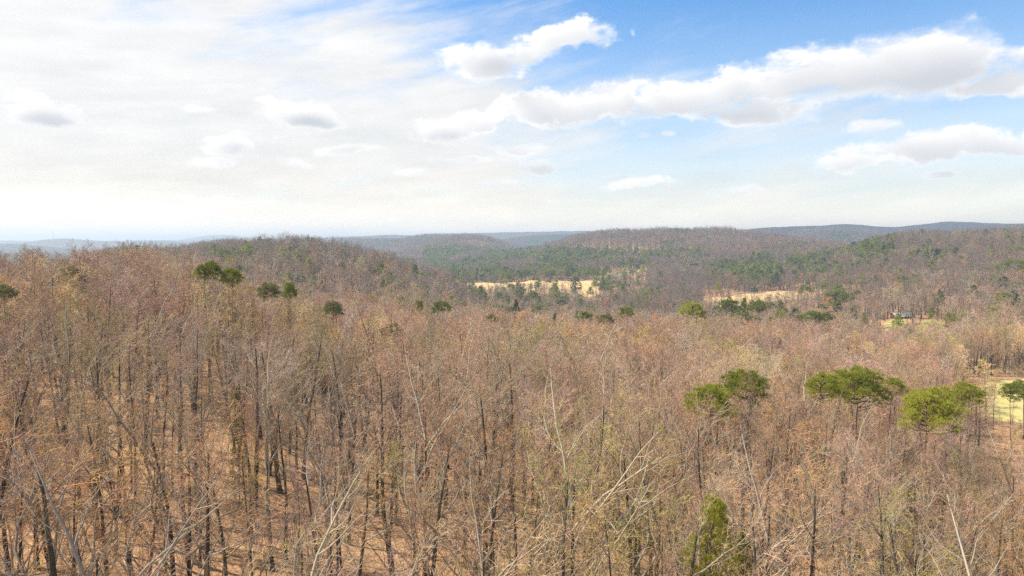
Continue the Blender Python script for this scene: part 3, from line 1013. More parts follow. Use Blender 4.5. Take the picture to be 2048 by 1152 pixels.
# ---- the evergreens that can be told apart: (px, py of the top, width px, distance, kind, material, label)
PINES = [
    (1425, 762, 112, 84, 'round', 'B', 'bright yellow green pine leaning on a darker pine in the bare wood'),
    (1496, 733, 100, 88, 'round', 'N', 'dark domed pine just behind a bright yellow green one'),
    (1662, 742, 84, 88, 'round', 'B', 'lit yellow green pine half covered by a larger dark pine'),
    (1722, 727, 128, 92, 'round', 'N', 'largest dark pine dome, between two bright yellow green pines'),
    (1872, 766, 132, 82, 'round', 'B', 'broad flat topped bright pine on a bare stem by the grass slope'),
    (1945, 760, 74, 108, 'round', 'B', 'small round bright pine at the corner of the grass slope'),
    (1795, 752, 60, 128, 'round', 'B', 'thin yellow green pine rising behind the broad flat topped pine'),
    (2046, 758, 60, 150, 'round', 'N', 'pine standing on the grass slope apart from the wood'),
    (1438, 985, 125, 42, 'cone', 'B', 'pale green young cedar with feathery foliage low among bare trunks'),
    (1500, 1050, 66, 44, 'cone', 'B', 'small bright green cedar beside the pale green one'),
    (418, 519, 58, 104, 'round', 'N', 'tall dark pine with a clumpy crown above the canopy'),
    (463, 532, 48, 106, 'round', 'N', 'dark pine with a sloping crown touching a taller clumpy pine'),
    (578, 562, 34, 112, 'round', 'N', 'narrow dark pine poking out of the bare canopy'),
    (535, 563, 48, 118, 'round', 'O', 'faded olive pine beside the narrow dark one'),
    (155, 524, 72, 132, 'round', 'O', 'dull olive pine crown thin enough to see through'),
    (6, 566, 50, 98, 'round', 'O', 'dull olive pine with yellowish lower boughs'),
    (665, 600, 46, 132, 'round', 'O', 'low olive pine sunk in the bare canopy'),
    (782, 643, 46, 122, 'round', 'O', 'small ragged olive green pine alone in bare treetops'),
    (466, 772, 46, 72, 'cedar', 'O', 'yellow olive cedar bush between bare crowns'),
    (838, 598, 22, 205, 'round', 'N', 'small green pine top at the foot of the left hill'),
    (882, 599, 42, 225, 'round', 'N', 'green pine with a flat crown at the foot of the left hill'),
    (984, 626, 38, 205, 'round', 'N', 'green pine leaning right above brown treetops'),
    (1032, 597, 18, 330, 'cone', 'D', 'dark pointed cedar in the mauve valley trees'),
    (1110, 624, 16, 285, 'cone', 'D', 'smaller dark cedar left of a round pine'),
    (1130, 634, 16, 282, 'round', 'N', 'tiny round pine between a cedar and a larger round pine'),
    (1166, 618, 38, 282, 'round', 'N', 'round bright topped pine with a dark right flank'),
    (1188, 648, 18, 280, 'cedar', 'D', 'blackish cedar at the right foot of a round pine'),
    (1213, 623, 42, 262, 'round', 'O', 'olive dome topped pine next to a pink budding maple'),
    (1253, 611, 38, 272, 'round', 'N', 'green pine top just below the pink budding maple'),
    (1386, 600, 56, 272, 'round', 'B', 'broad sunlit pine with a shaded right half, left of the meadow pines'),
    (1458, 592, 52, 330, 'round', 'N', 'dark spreading pine in front of the golden meadow'),
    (1490, 594, 24, 345, 'cone', 'N', 'small pointed pine in the middle of the meadow pines'),
    (1518, 597, 44, 332, 'round', 'N', 'flat crowned pine at the right end of the meadow pines'),
    (1600, 627, 26, 355, 'round', 'O', 'dull small pine left of the deep green pair'),
    (1628, 619, 44, 335, 'round', 'N', 'deep green pine, rounder one of the pair below the meadow'),
    (1656, 622, 34, 338, 'round', 'N', 'deep green pine, lower one of the pair below the meadow'),
    (1552, 672, 30, 245, 'round', 'D', 'dark bushy pine on a thin stem below the meadow'),
    (1760, 611, 14, 482, 'cedar', 'D', 'blackish cedar beside the red walled cottage'),
    (1614, 568, 46, 600, 'round', 'N', 'large green pine at the right end of the golden meadow'),
    (1676, 528, 26, 800, 'cone', 'B', 'light green pine standing up from the wooded slope'),
    (1728, 560, 30, 640, 'round', 'O', 'olive pine on the lower wooded slope'),
    (1110, 547, 24, 700, 'cone', 'N', 'tall pine in front of the narrow straw pasture'),
    (1037, 559, 26, 690, 'cone', 'O', 'pale green poplar shaped pine in front of the hay field'),
    (1018, 546, 22, 740, 'round', 'N', 'tall bare stemmed pine before the hay field'),
    (1066, 572, 28, 600, 'round', 'N', 'round bushy pine below the hay field'),
    (1098, 556, 14, 720, 'round', 'O', 'thin bare stemmed pine beside the tallest valley pine'),
    (1152, 551, 24, 760, 'cone', 'D', 'dark pine at the edge of the narrow straw pasture'),
    (1192, 540, 20, 900, 'cone', 'N', 'pine beside the yellow green lawn'),
    (925, 562, 14, 740, 'cone', 'D', 'small dark cedar in the left corner of the hay field'),
    (1268, 538, 20, 1090, 'round', 'N', 'pine shading the grey roofed house'),
    (1300, 563, 20, 800, 'round', 'N', 'green pine below the white barn'),
    (1338, 510, 24, 1190, 'cone', 'D', 'taller of two dark conifers behind the white barn'),
    (1362, 514, 26, 1190, 'cone', 'D', 'broader of two dark conifers behind the white barn'),
    (1418, 545, 18, 1000, 'cone', 'D', 'dark blue green cedar on the slope right of the barn'),
    (1580, 512, 20, 1000, 'cone', 'N', 'green pine at the top of the plantation strip'),
]
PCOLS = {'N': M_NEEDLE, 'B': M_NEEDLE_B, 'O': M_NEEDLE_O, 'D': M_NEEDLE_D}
pine_cache = {}


def pine_parts(kind, lod, seed):
    k = (kind, lod, seed)
    if k not in pine_cache:
        P = pine(700 + seed * 13 + lod, lod, kind)
        pine_cache[k] = {n: new_mesh('pine_' + n, P[n][0], [P[n][1]], None, [M_PINEBARK], n != 'needles') for n in P}
        pine_cache[k]['w'] = float(np.percentile(np.hypot(P['needles'][0][:, 0], P['needles'][0][:, 1]), 97)) * 2
        pine_cache[k]['h'] = float(P['needles'][0][:, 2].max())
    return pine_cache[k]


needle_cache = {}
pine_xy = []


def place_pine(px, py, wpx, d, kind, mcode, label, i):
    x = pu(px) * d
    z = float(hgt(x, d))
    dr = pix_dir(px, py)
    top = dr.z / dr.y * d
    h = min(max(top - z, 6.0), 30.0)
    if kind == 'cedar': h = min(h, 17.0)
    w = min(max(wpx / F_PX * d, 2.4), 14.0)
    lod = 0 if d < 200 else (1 if d < 500 else 2)
    C = pine_parts(kind, lod, i % 3)
    root = bpy.data.objects.new('cedar_tree' if kind == 'cedar' or 'cedar' in label else 'pine_tree', None)
    col.objects.link(root)
    root.location = (x, d, z)
    root.rotation_euler = (0, 0, i * 2.399)
    s = w / C['w']
    root.scale = (s, s, h / C['h'])
    tag(root, label, 'tree', 'evergreens standing among the bare woods')
    obj('trunk', C['trunk'], root)
    cr = obj('crown', C['crown'], root)
    if kind == 'round':                                # keep the crown's own proportions on a tall stem
        kz = min(1.0, max(.5, 1.1 * s / (h / C['h'])))
        cr.scale = (1, 1, kz)
        cr.location = (0, 0, C['h'] * (1 - kz))
    nd = obj('needles', C['needles'], cr)
    nd.material_slots[0].link = 'OBJECT'
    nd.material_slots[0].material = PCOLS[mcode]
    pine_xy.append((x, d, w * .5))


for i, a in enumerate(PINES):
    place_pine(*a, i)
pine_xy = np.array(pine_xy)


def near_pine(x, y, f=.55, add=.6):
    m = np.zeros(np.shape(x), bool)
    for (a, b, r) in pine_xy:
        m |= (np.asarray(x) - a) ** 2 + (np.asarray(y) - b) ** 2 < (r * f + add) ** 2
    return m


# ------------------------------------------------------------------ the near bare trees, one by one
KINDS = [  # style, seed, limb material, twig material, trunk material, words
    ('tall', 21, M_LIMB2, TWIG_BROWN, M_TRUNK, 'tall brown twigged tree'),
    ('tall', 22, M_LIMB, TWIG_MAUVE, M_TRUNK, 'tall pale limbed mauve tree'),
    ('slender', 23, M_LIMB2, TWIG_MAUVE, M_TRUNK, 'slender mauve twigged tree'),
    ('slender', 24, M_LIMB2, TWIG_TAN, M_TRUNK, 'slender tan twigged tree'),
    ('spreading', 25, M_LIMB, TWIG_TAN, M_TRUNK, 'tree with pale sweeping limbs'),
    ('spreading', 26, M_LIMB, TWIG_GREY, M_TRUNK, 'wide tree with whitish limbs'),
    ('forked', 27, M_LIMB2, TWIG_BROWN, M_TRUNK, 'forked tree with brown stems'),
    ('forked', 28, M_LIMB, TWIG_MAUVE, M_TRUNK, 'forked tree with pale stems'),
    ('broad', 29, M_LIMB2, TWIG_BROWN, M_TRUNK, 'broad oak with brown twigs'),
    ('broad', 30, M_LIMB2, TWIG_OLIVE, M_TRUNK, 'broad oak with olive lichen'),
]
near_kinds = []
for (st, sdv, ml, mt, mk, lb) in KINDS:
    P = bare_tree(st, sdv, 0)
    near_kinds.append((new_mesh('trunk', *[P['trunk'][0], [P['trunk'][1]]], None, [mk], True),
                       new_mesh('crown', P['crown'][0], [P['crown'][1]], None, [ml], True),
                       new_mesh('twigs', P['twigs'][0], [P['twigs'][1]], None, [mt], False), lb))


def place_bare(k, x, y, scale, yaw, tilt=(0, 0), thick=1.0, label=None, group=None):
    tr, cr, tw, lb = near_kinds[k]
    z = float(hgt(x, y))
    root = bpy.data.objects.new('bare_tree', None)
    col.objects.link(root)
    root.location = (x, y, z)
    root.rotation_euler = (tilt[0], tilt[1], yaw)
    root.scale = (scale * thick, scale * thick, scale)
    obj('trunk', tr, root)
    c = obj('crown', cr, root)
    obj('twigs', tw, c)
    tag(root, label or ('bare ' + lb), 'tree', group or 'bare trees of the near wood')
    return root
# trees that stand out in the photograph: px of the stem, distance, kind, scale, yaw, thickness, label
HEROES = [
    (112, 37, 8, 1.10, 0.3, 1.25, 'thick dark trunk bare oak with a big bough rising right'),
    (222, 44, 0, 1.02, 1.9, 1.0, 'straight bare tree next to the thick dark trunked oak'),
    (318, 47, 6, 1.05, 0.2, 1.05, 'bare tree forked low into two dark stems near the thick oak'),
    (368, 40, 8, 1.05, 2.6, 1.05, 'dark trunked bare oak with moss beside the low forked tree'),
    (440, 33, 4, .92, 0.0, 1.0, 'bare tree with the longest whitish limbs fanning right over dark trunks'),
    (640, 43, 5, 1.0, -0.3, 1.0, 'bare tree with crooked whitish limbs leaning to the right'),
    (782, 60, 0, 1.05, 0.8, 1.15, 'straight dark trunk bare tree rising from an open patch of leaf litter'),
    (960, 36, 7, .92, 0.1, 1.0, 'pale bare tree with several whitish stems rising from one base'),
    (1235, 31, 4, .86, 0.25, .95, 'bare tree with pale bent limbs reaching right above open ground'),
    (1545, 47, 7, 1.0, 0.0, 1.05, 'bare tree with a fan of pale straight stems near the bright small cedar'),
    (1800, 40, 5, .92, 0.2, 1.0, 'bare tree with white limbs on the slope below the flat topped pine'),
]
hero_xy = []
for (px, d, k, s, yaw, th, lb) in HEROES:
    place_bare(k, pu(px) * d, d, s, yaw, (0, 0), th, lb, 'near bare trees that stand out')
    hero_xy.append((pu(px) * d, d))
hero_xy = np.array(hero_xy)

LAND = [(pu(p[0]) * p[3], p[3], q) for p, q in zip(PINES[:19], (
    'the bright leaning pine', 'the dark domed pine', 'the half covered pine', 'the largest dark pine', 'the flat topped pine', 'the corner pine', 'the thin yellow pine',
    'the pasture pine', 'the pale green cedar', 'the small bright cedar', 'the clumpy pine', 'the sloping pine', 'the narrow dark pine', 'the faded olive pine', 'the see through pine',
    'the yellowish pine', 'the sunken olive pine', 'the ragged pine', 'the cedar bush'))]
LAND += [(pu(h[0]) * h[1], h[1], q) for h, q in zip(HEROES, (
    'the thick dark oak', 'the straight tree by the thick oak', 'the low forked tree', 'the mossy dark oak', 'the longest limbed tree', 'the crooked leaning tree',
    'the dark trunk in open litter', 'the many stemmed pale tree', 'the bent pale limbed tree', 'the fan of pale stems', 'the white limbed slope tree'))]
near_roots = []
rg = np.random.default_rng(5)
X, Y = jitter_grid(19, 330, 4.9, UMIN, UMAX, 77)
keep = ~near_pine(X, Y) & ~in_fields(X, Y)
for hx, hy in hero_xy:
    keep &= (X - hx) ** 2 + (Y - hy) ** 2 > 9.0
# scrubby, nearly treeless ground round the grass slope
keep &= ~((X / Y > .67 + .04 * smooth_noise(X, Y, 60, 3)) & (Y > 112) & (Y < 268) & (rg.uniform(0, 1, X.shape) < .85))
keep &= ~((np.hypot(X, Y) < 30) & (np.abs(X) < 4) & (Y < 26))
# small openings in the canopy, as in any wood
keep &= ~(smooth_noise(X, Y, 26, 9) > 1.05)
X, Y = X[keep], Y[keep]
order = np.argsort(np.hypot(X, Y))
X, Y = X[order], Y[order]
inview = np.abs(X / Y) < .79
N_NEAR = 300 - len(HEROES)
near_i = np.where(inview)[0][:N_NEAR]
probs = np.array([.12, .15, .09, .10, .11, .10, .07, .12, .08, .06])
Z = hgt(X, Y)
for i in near_i:
    k = int(rg.choice(len(KINDS), p=probs))
    s = rg.uniform(.72, 1.12)
    top = Z[i] + 22 * s
    for (a, b, r_) in pine_xy[:19]:                    # younger growth on the near side of the big pines
        if b - 22 < Y[i] < b and abs(X[i] - a * Y[i] / b) < r_ + 1.0: s *= .95
    if top > -4 and np.hypot(X[i], Y[i]) < 60:
        s *= .9
    yaw = rg.normal(0, .75) if k in (4, 5, 6, 7) else rg.uniform(0, 6.28)
    lk = int(np.argmin([math.hypot(X[i] - a, Y[i] - b) for a, b, _ in LAND]))
    near_roots.append((lk, k, math.hypot(X[i] - LAND[lk][0], Y[i] - LAND[lk][1]), place_bare(k, X[i], Y[i], s, yaw, (rg.normal(0, .035), rg.normal(.03, .04)), rg.uniform(.85, 1.1))))
ORD = ['nearest', 'second', 'third', 'fourth', 'fifth', 'sixth', 'seventh', 'eighth', 'ninth', 'tenth']
seen = {}
for lk, k, dist, root in sorted(near_roots, key=lambda q: q[2]):
    n = seen.get((lk, k), 0)
    seen[(lk, k)] = n + 1
    root['label'] = 'bare %s, %s one from %s' % (KINDS[k][5], ORD[min(n, 9)], LAND[lk][2])

# ---- mid-distance and far wood as masses
rest = np.ones(len(X), bool)
rest[near_i] = False
mid_meshes, far_meshes, vfar_meshes = [], [], []
combos = [('tall', M_LIMB2, TWIG_BROWN), ('broad', M_LIMB2, TWIG_MAUVE), ('slender', M_LIMB2, TWIG_TAN), ('forked', M_LIMB, TWIG_GREY),
          ('spreading', M_LIMB, TWIG_TAN), ('broad', M_LIMB2, TWIG_OLIVE), ('tall', M_LIMB2, TWIG_RED), ('tall', M_LIMB, TWIG_MAUVE)]
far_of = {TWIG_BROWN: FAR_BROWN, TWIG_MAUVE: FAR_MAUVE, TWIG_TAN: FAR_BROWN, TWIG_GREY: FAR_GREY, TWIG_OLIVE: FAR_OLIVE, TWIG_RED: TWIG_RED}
for q, (st, ml, mt) in enumerate(combos):
    o3 = ('trunk', 'crown', 'twigs')
    mid_meshes.append(joined('mid', bare_tree(st, 50 + q, 1), o3, [M_TRUNK, ml, mt]))
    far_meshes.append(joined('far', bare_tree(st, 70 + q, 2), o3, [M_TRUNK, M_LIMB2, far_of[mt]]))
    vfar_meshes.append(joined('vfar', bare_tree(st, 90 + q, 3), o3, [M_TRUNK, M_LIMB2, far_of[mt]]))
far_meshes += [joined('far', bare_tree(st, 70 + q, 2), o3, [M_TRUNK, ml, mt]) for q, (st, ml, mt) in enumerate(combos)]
C_MID, C_FAR, C_VFAR = hidden_collection('woodmid', mid_meshes), hidden_collection('woodfar', far_meshes), hidden_collection('woodvfar', vfar_meshes)


def kinds_for(x, y, rg):
    """which of the eight kinds grows where: drifts of colour"""
    n = smooth_noise(x, y, 90, 31)
    n2 = smooth_noise(x, y, 60, 32)
    u = rg.uniform(0, 1, x.shape)
    k = np.where(u < .28, 0, np.where(u < .52, 1, np.where(u < .68, 2, np.where(u < .8, 3, np.where(u < .88, 4, 7)))))
    far_ = y > 380 + 60 * n
    k = np.where(far_ & ((k == 2) | (k == 4)) & (rg.uniform(0, 1, x.shape) < .45), 3, k)
    k = np.where(far_ & (k == 0) & (rg.uniform(0, 1, x.shape) < .6), 1, k)
    k = np.where((n > .5) & (u < .55), 7, k)
    k = np.where((n < -.6) & (u < .5), 2, k)
    k = np.where((n2 > .85) & (u < .5), 5, k)
    k = np.where((n2 < -1.05) & (u < .45) & (y > 220), 6, k)
    k = np.where((u > .975) & (y > 220), 6, k)
    return k


def wood(name, x, y, coll, label, seed, s0=.78, s1=1.06, hs=None, wide=1.0, under=0.0):
    rg = np.random.default_rng(seed)
    z = hgt(x, y)
    n = len(x)
    rot = np.stack([rg.normal(0, .03, n), rg.normal(.01, .03, n), rg.uniform(0, 6.28, n)], -1)
    s = rg.uniform(s0, s1, n)
    if hs is not None: s = s * hs
    w = s * rg.uniform(.88, 1.25, n) * wide
    scl = np.stack([w, w * rg.uniform(.9, 1.1, n), s], -1)
    pts, kk = np.stack([x, y, z], -1), kinds_for(x, y, rg)
    if coll is C_FAR:                                  # front-lit twig colours of the near wood give way to the darker copies
        kk = kk + 8 * (rg.uniform(0, 1, n) < np.clip((640 - y) / 320, 0, 1))
    if under:                                          # low growth beneath, out to the edges of the fields
        m = rg.uniform(0, 1, n) < under
        x2, y2 = x[m] + rg.uniform(-4, 4, m.sum()), y[m] + rg.uniform(-4, 4, m.sum())
        ok = ~in_fields(x2, y2)
        x2, y2 = x2[ok], y2[ok]
        q = rg.uniform(.2, .42, len(x2))
        pts = np.concatenate([pts, np.stack([x2, y2, hgt(x2, y2) - q * 5], -1)])
        rot = np.concatenate([rot, np.stack([q * 0, q * 0, rg.uniform(0, 6.28, len(x2))], -1)])
        scl = np.concatenate([scl, np.stack([q * 1.5, q * 1.5, q], -1)])
        kk = np.concatenate([kk, kinds_for(x2, y2, rg)])
    return scatter(name, pts, rot, scl, kk, coll, label, 'wood')


def valley_scale(x, y):
    """low scrubby growth before the fields, full trees elsewhere"""
    u = x / y
    s = np.ones(x.shape)
    s = np.where((u > -.1) & (u < .15) & (y > 560) & (y < 820), .72, s)
    s = np.where((u > .1) & (u < .2) & (y > 700) & (y < 1070), .55, s)
    s = np.where((u > .26) & (u < .52) & (y > 430) & (y < 690), .66, s)
    s = np.where((u > .52) & (u < .66) & (y > 330) & (y < 430), .5, s)
    return s


wood('bare_wood', X[rest], Y[rest], C_MID, 'brown bare wood spreading down the near slope behind the front trees', 41, .74, 1.1, wide=1.05)
# trees left of and behind the frame belong to the same wood (they shade the slope)
xs, ys = jitter_grid(330, 1250, 6.6, UMIN, UMAX, 78)
k = ~in_fields(xs, ys) & ~near_pine(xs, ys, .5, 1)
xs, ys = xs[k], ys[k]
rp = np.random.default_rng(90).uniform(0, 1, xs.shape)
pinezone = ((xs / ys > .30) & (xs / ys < .47) & (ys > 860) & (ys < 1080) & (smooth_noise(xs, ys, 120, 61) > -.35)) | \
           ((xs / ys > -.10) & (xs / ys < .14) & (ys > 1010) & (ys < 1100)) | ((xs / ys > -.1) & (xs / ys < .2) & (ys > 1100) & (smooth_noise(xs, ys, 160, 62) > -.3)) | \
           ((xs / ys > .30) & (xs / ys < .56) & (ys > 800) & (ys < 1100) & (smooth_noise(xs, ys, 90, 68) > -.05)) | \
           ((smooth_noise(xs, ys, 130, 63) > 1.15)) | ((smooth_noise(xs, ys, 45, 69) > .75) & (rp < .3)) | (rp > .972)
pinezone &= ~((xs / ys > .26) & (xs / ys < .46) & (ys > 560) & (ys < 690))
wood('valley_wood', xs[~pinezone], ys[~pinezone], C_FAR, 'mauve bare wood filling the valley floor and the nearer hillsides', 42, .72, 1.12, hs=valley_scale(xs[~pinezone], ys[~pinezone]), wide=1.1, under=.9)
xv, yv = jitter_grid(1250, 2900, 7.4, UMIN, UMAX, 79)
nz = smooth_noise(xv, yv, 240, 64)
uu = xv / yv
pz = ((uu > -.13) & (uu < .23) & (yv < 2150) & (hgt(xv, yv) < -24) & (nz > -.75)) | (nz > 1.15)
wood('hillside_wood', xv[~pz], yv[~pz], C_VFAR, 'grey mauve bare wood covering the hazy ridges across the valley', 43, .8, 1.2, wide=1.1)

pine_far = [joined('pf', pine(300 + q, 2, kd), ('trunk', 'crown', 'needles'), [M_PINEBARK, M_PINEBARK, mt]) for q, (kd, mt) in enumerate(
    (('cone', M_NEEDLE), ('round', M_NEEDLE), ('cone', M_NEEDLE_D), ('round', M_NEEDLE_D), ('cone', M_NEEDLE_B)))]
C_PINE = hidden_collection('pinefar', pine_far)
xp = np.concatenate([xs[pinezone], xv[pz]])
yp = np.concatenate([ys[pinezone], yv[pz]])
rg = np.random.default_rng(44)
n = len(xp)
s = rg.uniform(.6, 1.08, n)
scatter('pine_forest', np.stack([xp, yp, hgt(xp, yp)], -1), np.stack([np.zeros(n), np.zeros(n), rg.uniform(0, 6.28, n)], -1),
        np.stack([s, s, s * rg.uniform(.8, 1, n)], -1), rg.choice(5, n, p=[.34, .22, .08, .06, .3]), C_PINE, 'dark green pine forest on the valley floor behind the hay field', 'wood')

# undergrowth: whips and saplings
sap = []
for q, mt in enumerate((TWIG_BROWN, TWIG_TAN, TWIG_MAUVE)):
    P = bare_tree('slender', 150 + q, 2)
    sap.append(joined('sap', P, ('trunk', 'crown', 'twigs'), [M_LIMB2, M_LIMB2, mt]))
C_SAP = hidden_collection('sapling', sap)
xu, yu = jitter_grid(24, 260, 3.4, UMIN, UMAX, 80)
rg = np.random.default_rng(45)
k = (rg.uniform(0, 1, xu.shape) < .28 + .3 * smooth_noise(xu, yu, 35, 66)) & ~in_fields(xu, yu)
xu, yu = xu[k], yu[k]
n = len(xu)
s = rg.uniform(.16, .42, n)
scatter('undergrowth', np.stack([xu, yu, hgt(xu, yu) + .02], -1), np.stack([rg.normal(0, .08, n), rg.normal(0, .08, n), rg.uniform(0, 6.28, n)], -1),
        np.stack([s * 1.1, s * 1.1, s], -1), rg.integers(0, 3, n), C_SAP, 'thin bare saplings and brush under the near trees', 'undergrowth')

xu, yu = jitter_grid(105, 305, 2.3, .56, UMAX, 81)
rg = np.random.default_rng(46)
k = (rg.uniform(0, 1, xu.shape) < .55 + .45 * smooth_noise(xu, yu, 24, 67)) & ~in_fields(xu, yu)
xu, yu = xu[k], yu[k]
n = len(xu)
s = rg.uniform(.10, .24, n) * np.where(yu > 245, 2.0, 1.0)
scatter('brush', np.stack([xu, yu, hgt(xu, yu) - s * 6.5], -1), np.stack([rg.normal(0, .1, n), rg.normal(0, .1, n), rg.uniform(0, 6.28, n)], -1),
        np.stack([s * 1.7, s * 1.7, s], -1), rg.choice(3, n, p=[.2, .6, .2]), C_SAP, 'pale tan brush round the rough grass slope', 'brush')

# ------------------------------------------------------------------ ivy-clad trunks
def ivy_tree(px, py_top, d, label, seed):
    x = pu(px) * d
    z = float(hgt(x, d))
    dr = pix_dir(px, py_top)
    h = min(max(dr.z / dr.y * d - z, 9), 20)
    rng = np.random.default_rng(seed)
    root = bpy.data.objects.new('ivy_clad_tree', None)
    col.objects.link(root)
    root.location = (x, d, z)
    tag(root, label, 'tree', 'ivy clad trees below the meadow')
    P = bare_tree('spreading', 400 + seed, 1)
    sc = h / 18.0
    ms = [new_mesh('t', P[k][0] * sc, [P[k][1]], None, [m], False) for k, m in (('trunk', M_TRUNK), ('crown', M_LIMB), ('twigs', TWIG_GREY))]
    obj('trunk', ms[0], root)
    c = obj('crown', ms[1], root)
    obj('twigs', ms[2], c)
    n = 700
    t = rng.uniform(0.02, .8, n)
    a = rng.uniform(0, 6.28, n)
    r = (.28 + .65 * np.abs(np.sin(t * 9 + seed)) * rng.uniform(.3, 1, n)) * (1.15 - t * .6)
    C = np.stack([np.cos(a) * r, np.sin(a) * r, t * h], -1)
    D = unit(np.stack([np.cos(a), np.sin(a), rng.normal(0, .5, n)], -1))
    v, f = tufts(C, D, rng, 5, .42, .22, .8)
    obj('ivy', new_mesh('ivy', v, [f], None, [M_IVY], False), root)


ivy_tree(1668, 672, 255, 'ivy clad trunk with two thick green arms, below the golden meadow', 1)
ivy_tree(1594, 680, 250, 'slim ivy clad trunk beside a dark bushy pine', 2)
ivy_tree(1502, 690, 240, 'broad ivy clad tree above the dark domed pine', 3)
ivy_tree(1700, 676, 262, 'thin ivy clad trunk close to the thickest ivy clad one', 4)

def maple(px, py_top, wpx, d, label, seed):
    x = pu(px) * d
    z = float(hgt(x, d))
    dr = pix_dir(px, py_top)
    h = min(max(dr.z / dr.y * d - z, 8), 20)
    w = min(max(wpx / F_PX * d, 5), 13)
    root = bpy.data.objects.new('budding_maple', None)
    col.objects.link(root)
    root.location = (x, d, z)
    root.rotation_euler = (0, 0, seed * 1.7)
    tag(root, label, 'tree', 'pink budding maples in the valley')
    P = bare_tree('broad', 500 + seed, 1)
    ext = np.percentile(np.hypot(P['twigs'][0][:, 0], P['twigs'][0][:, 1]), 96) * 2
    top = P['twigs'][0][:, 2].max()
    sc = np.array([w / ext, w / ext, h / top])
    ms = [new_mesh('m', P[k][0] * sc, [P[k][1]], None, [m], False) for k, m in (('trunk', M_TRUNK), ('crown', M_LIMB2), ('twigs', TWIG_PINK))]
    obj('trunk', ms[0], root)
    c = obj('crown', ms[1], root)
    obj('twigs', ms[2], c)
    rng = np.random.default_rng(seed)
    v = P['twigs'][0] * sc
    C = v[rng.integers(0, len(v), 1500)]
    tv, tf = tufts(C, unit(rng.normal(0, 1, C.shape)), rng, 2, .35, .13, .6)
    obj('buds', new_mesh('buds', tv, [tf], None, [TWIG_PINK], False), c)


maple(1208, 603, 46, 330, 'larger of two pink budding maples above the olive domed pine', 1)
maple(1240, 598, 34, 345, 'smaller of two pink budding maples above the olive domed pine', 2)
maple(1660, 583, 60, 570, 'broad salmon pink maple at the right end of the golden meadow', 3)
maple(2015, 572, 50, 600, 'reddish budding maple on the wooded slope above the cottage', 4)
maple(908, 560, 40, 620, 'pinkish budding maple at the left corner of the hay field', 5)
maple(1216, 572, 26, 620, 'dull red maple below the pine at the lawn', 6)
maple(1800, 655, 40, 360, 'pinkish maple in front of the cottage yard', 7)
maple(1925, 668, 40, 330, 'pinkish maple below the small paddock', 8)

# ------------------------------------------------------------------ houses
M_ROOF_W = plain_mat('white_metal_roof', (0.46, 0.46, 0.46), (0.34, 0.34, 0.35), .6, .6)
M_ROOF_B = plain_mat('brown_shingle', (0.22, 0.15, 0.12), (0.14, 0.10, 0.085), 2.0)
M_ROOF_G = plain_mat('grey_shingle', (0.36, 0.37, 0.38), (0.24, 0.25, 0.26), 2.0)
M_WALL_R = plain_mat('red_board', (0.20, 0.045, 0.04), (0.13, 0.035, 0.03), 1.5)
M_WALL_W = plain_mat('white_board', (0.74, 0.72, 0.68), (0.62, 0.60, 0.56), 1.5)
M_WALL_B = plain_mat('brick_wall', (0.34, 0.17, 0.12), (0.25, 0.13, 0.10), 4.0)
M_GLASS = plain_mat('window_glass', (0.03, 0.035, 0.045), (0.05, 0.06, 0.07), 1.0, .08)
M_TRIM = plain_mat('trim_paint', (0.75, 0.74, 0.70), (0.66, 0.65, 0.62), 3.0, .6)
M_DOORM = plain_mat('door_paint', (0.12, 0.09, 0.07), (0.09, 0.07, 0.055), 3.0, .6)
M_STEEL = plain_mat('galvanised_steel', (0.30, 0.31, 0.33), (0.22, 0.23, 0.25), .3, .5)


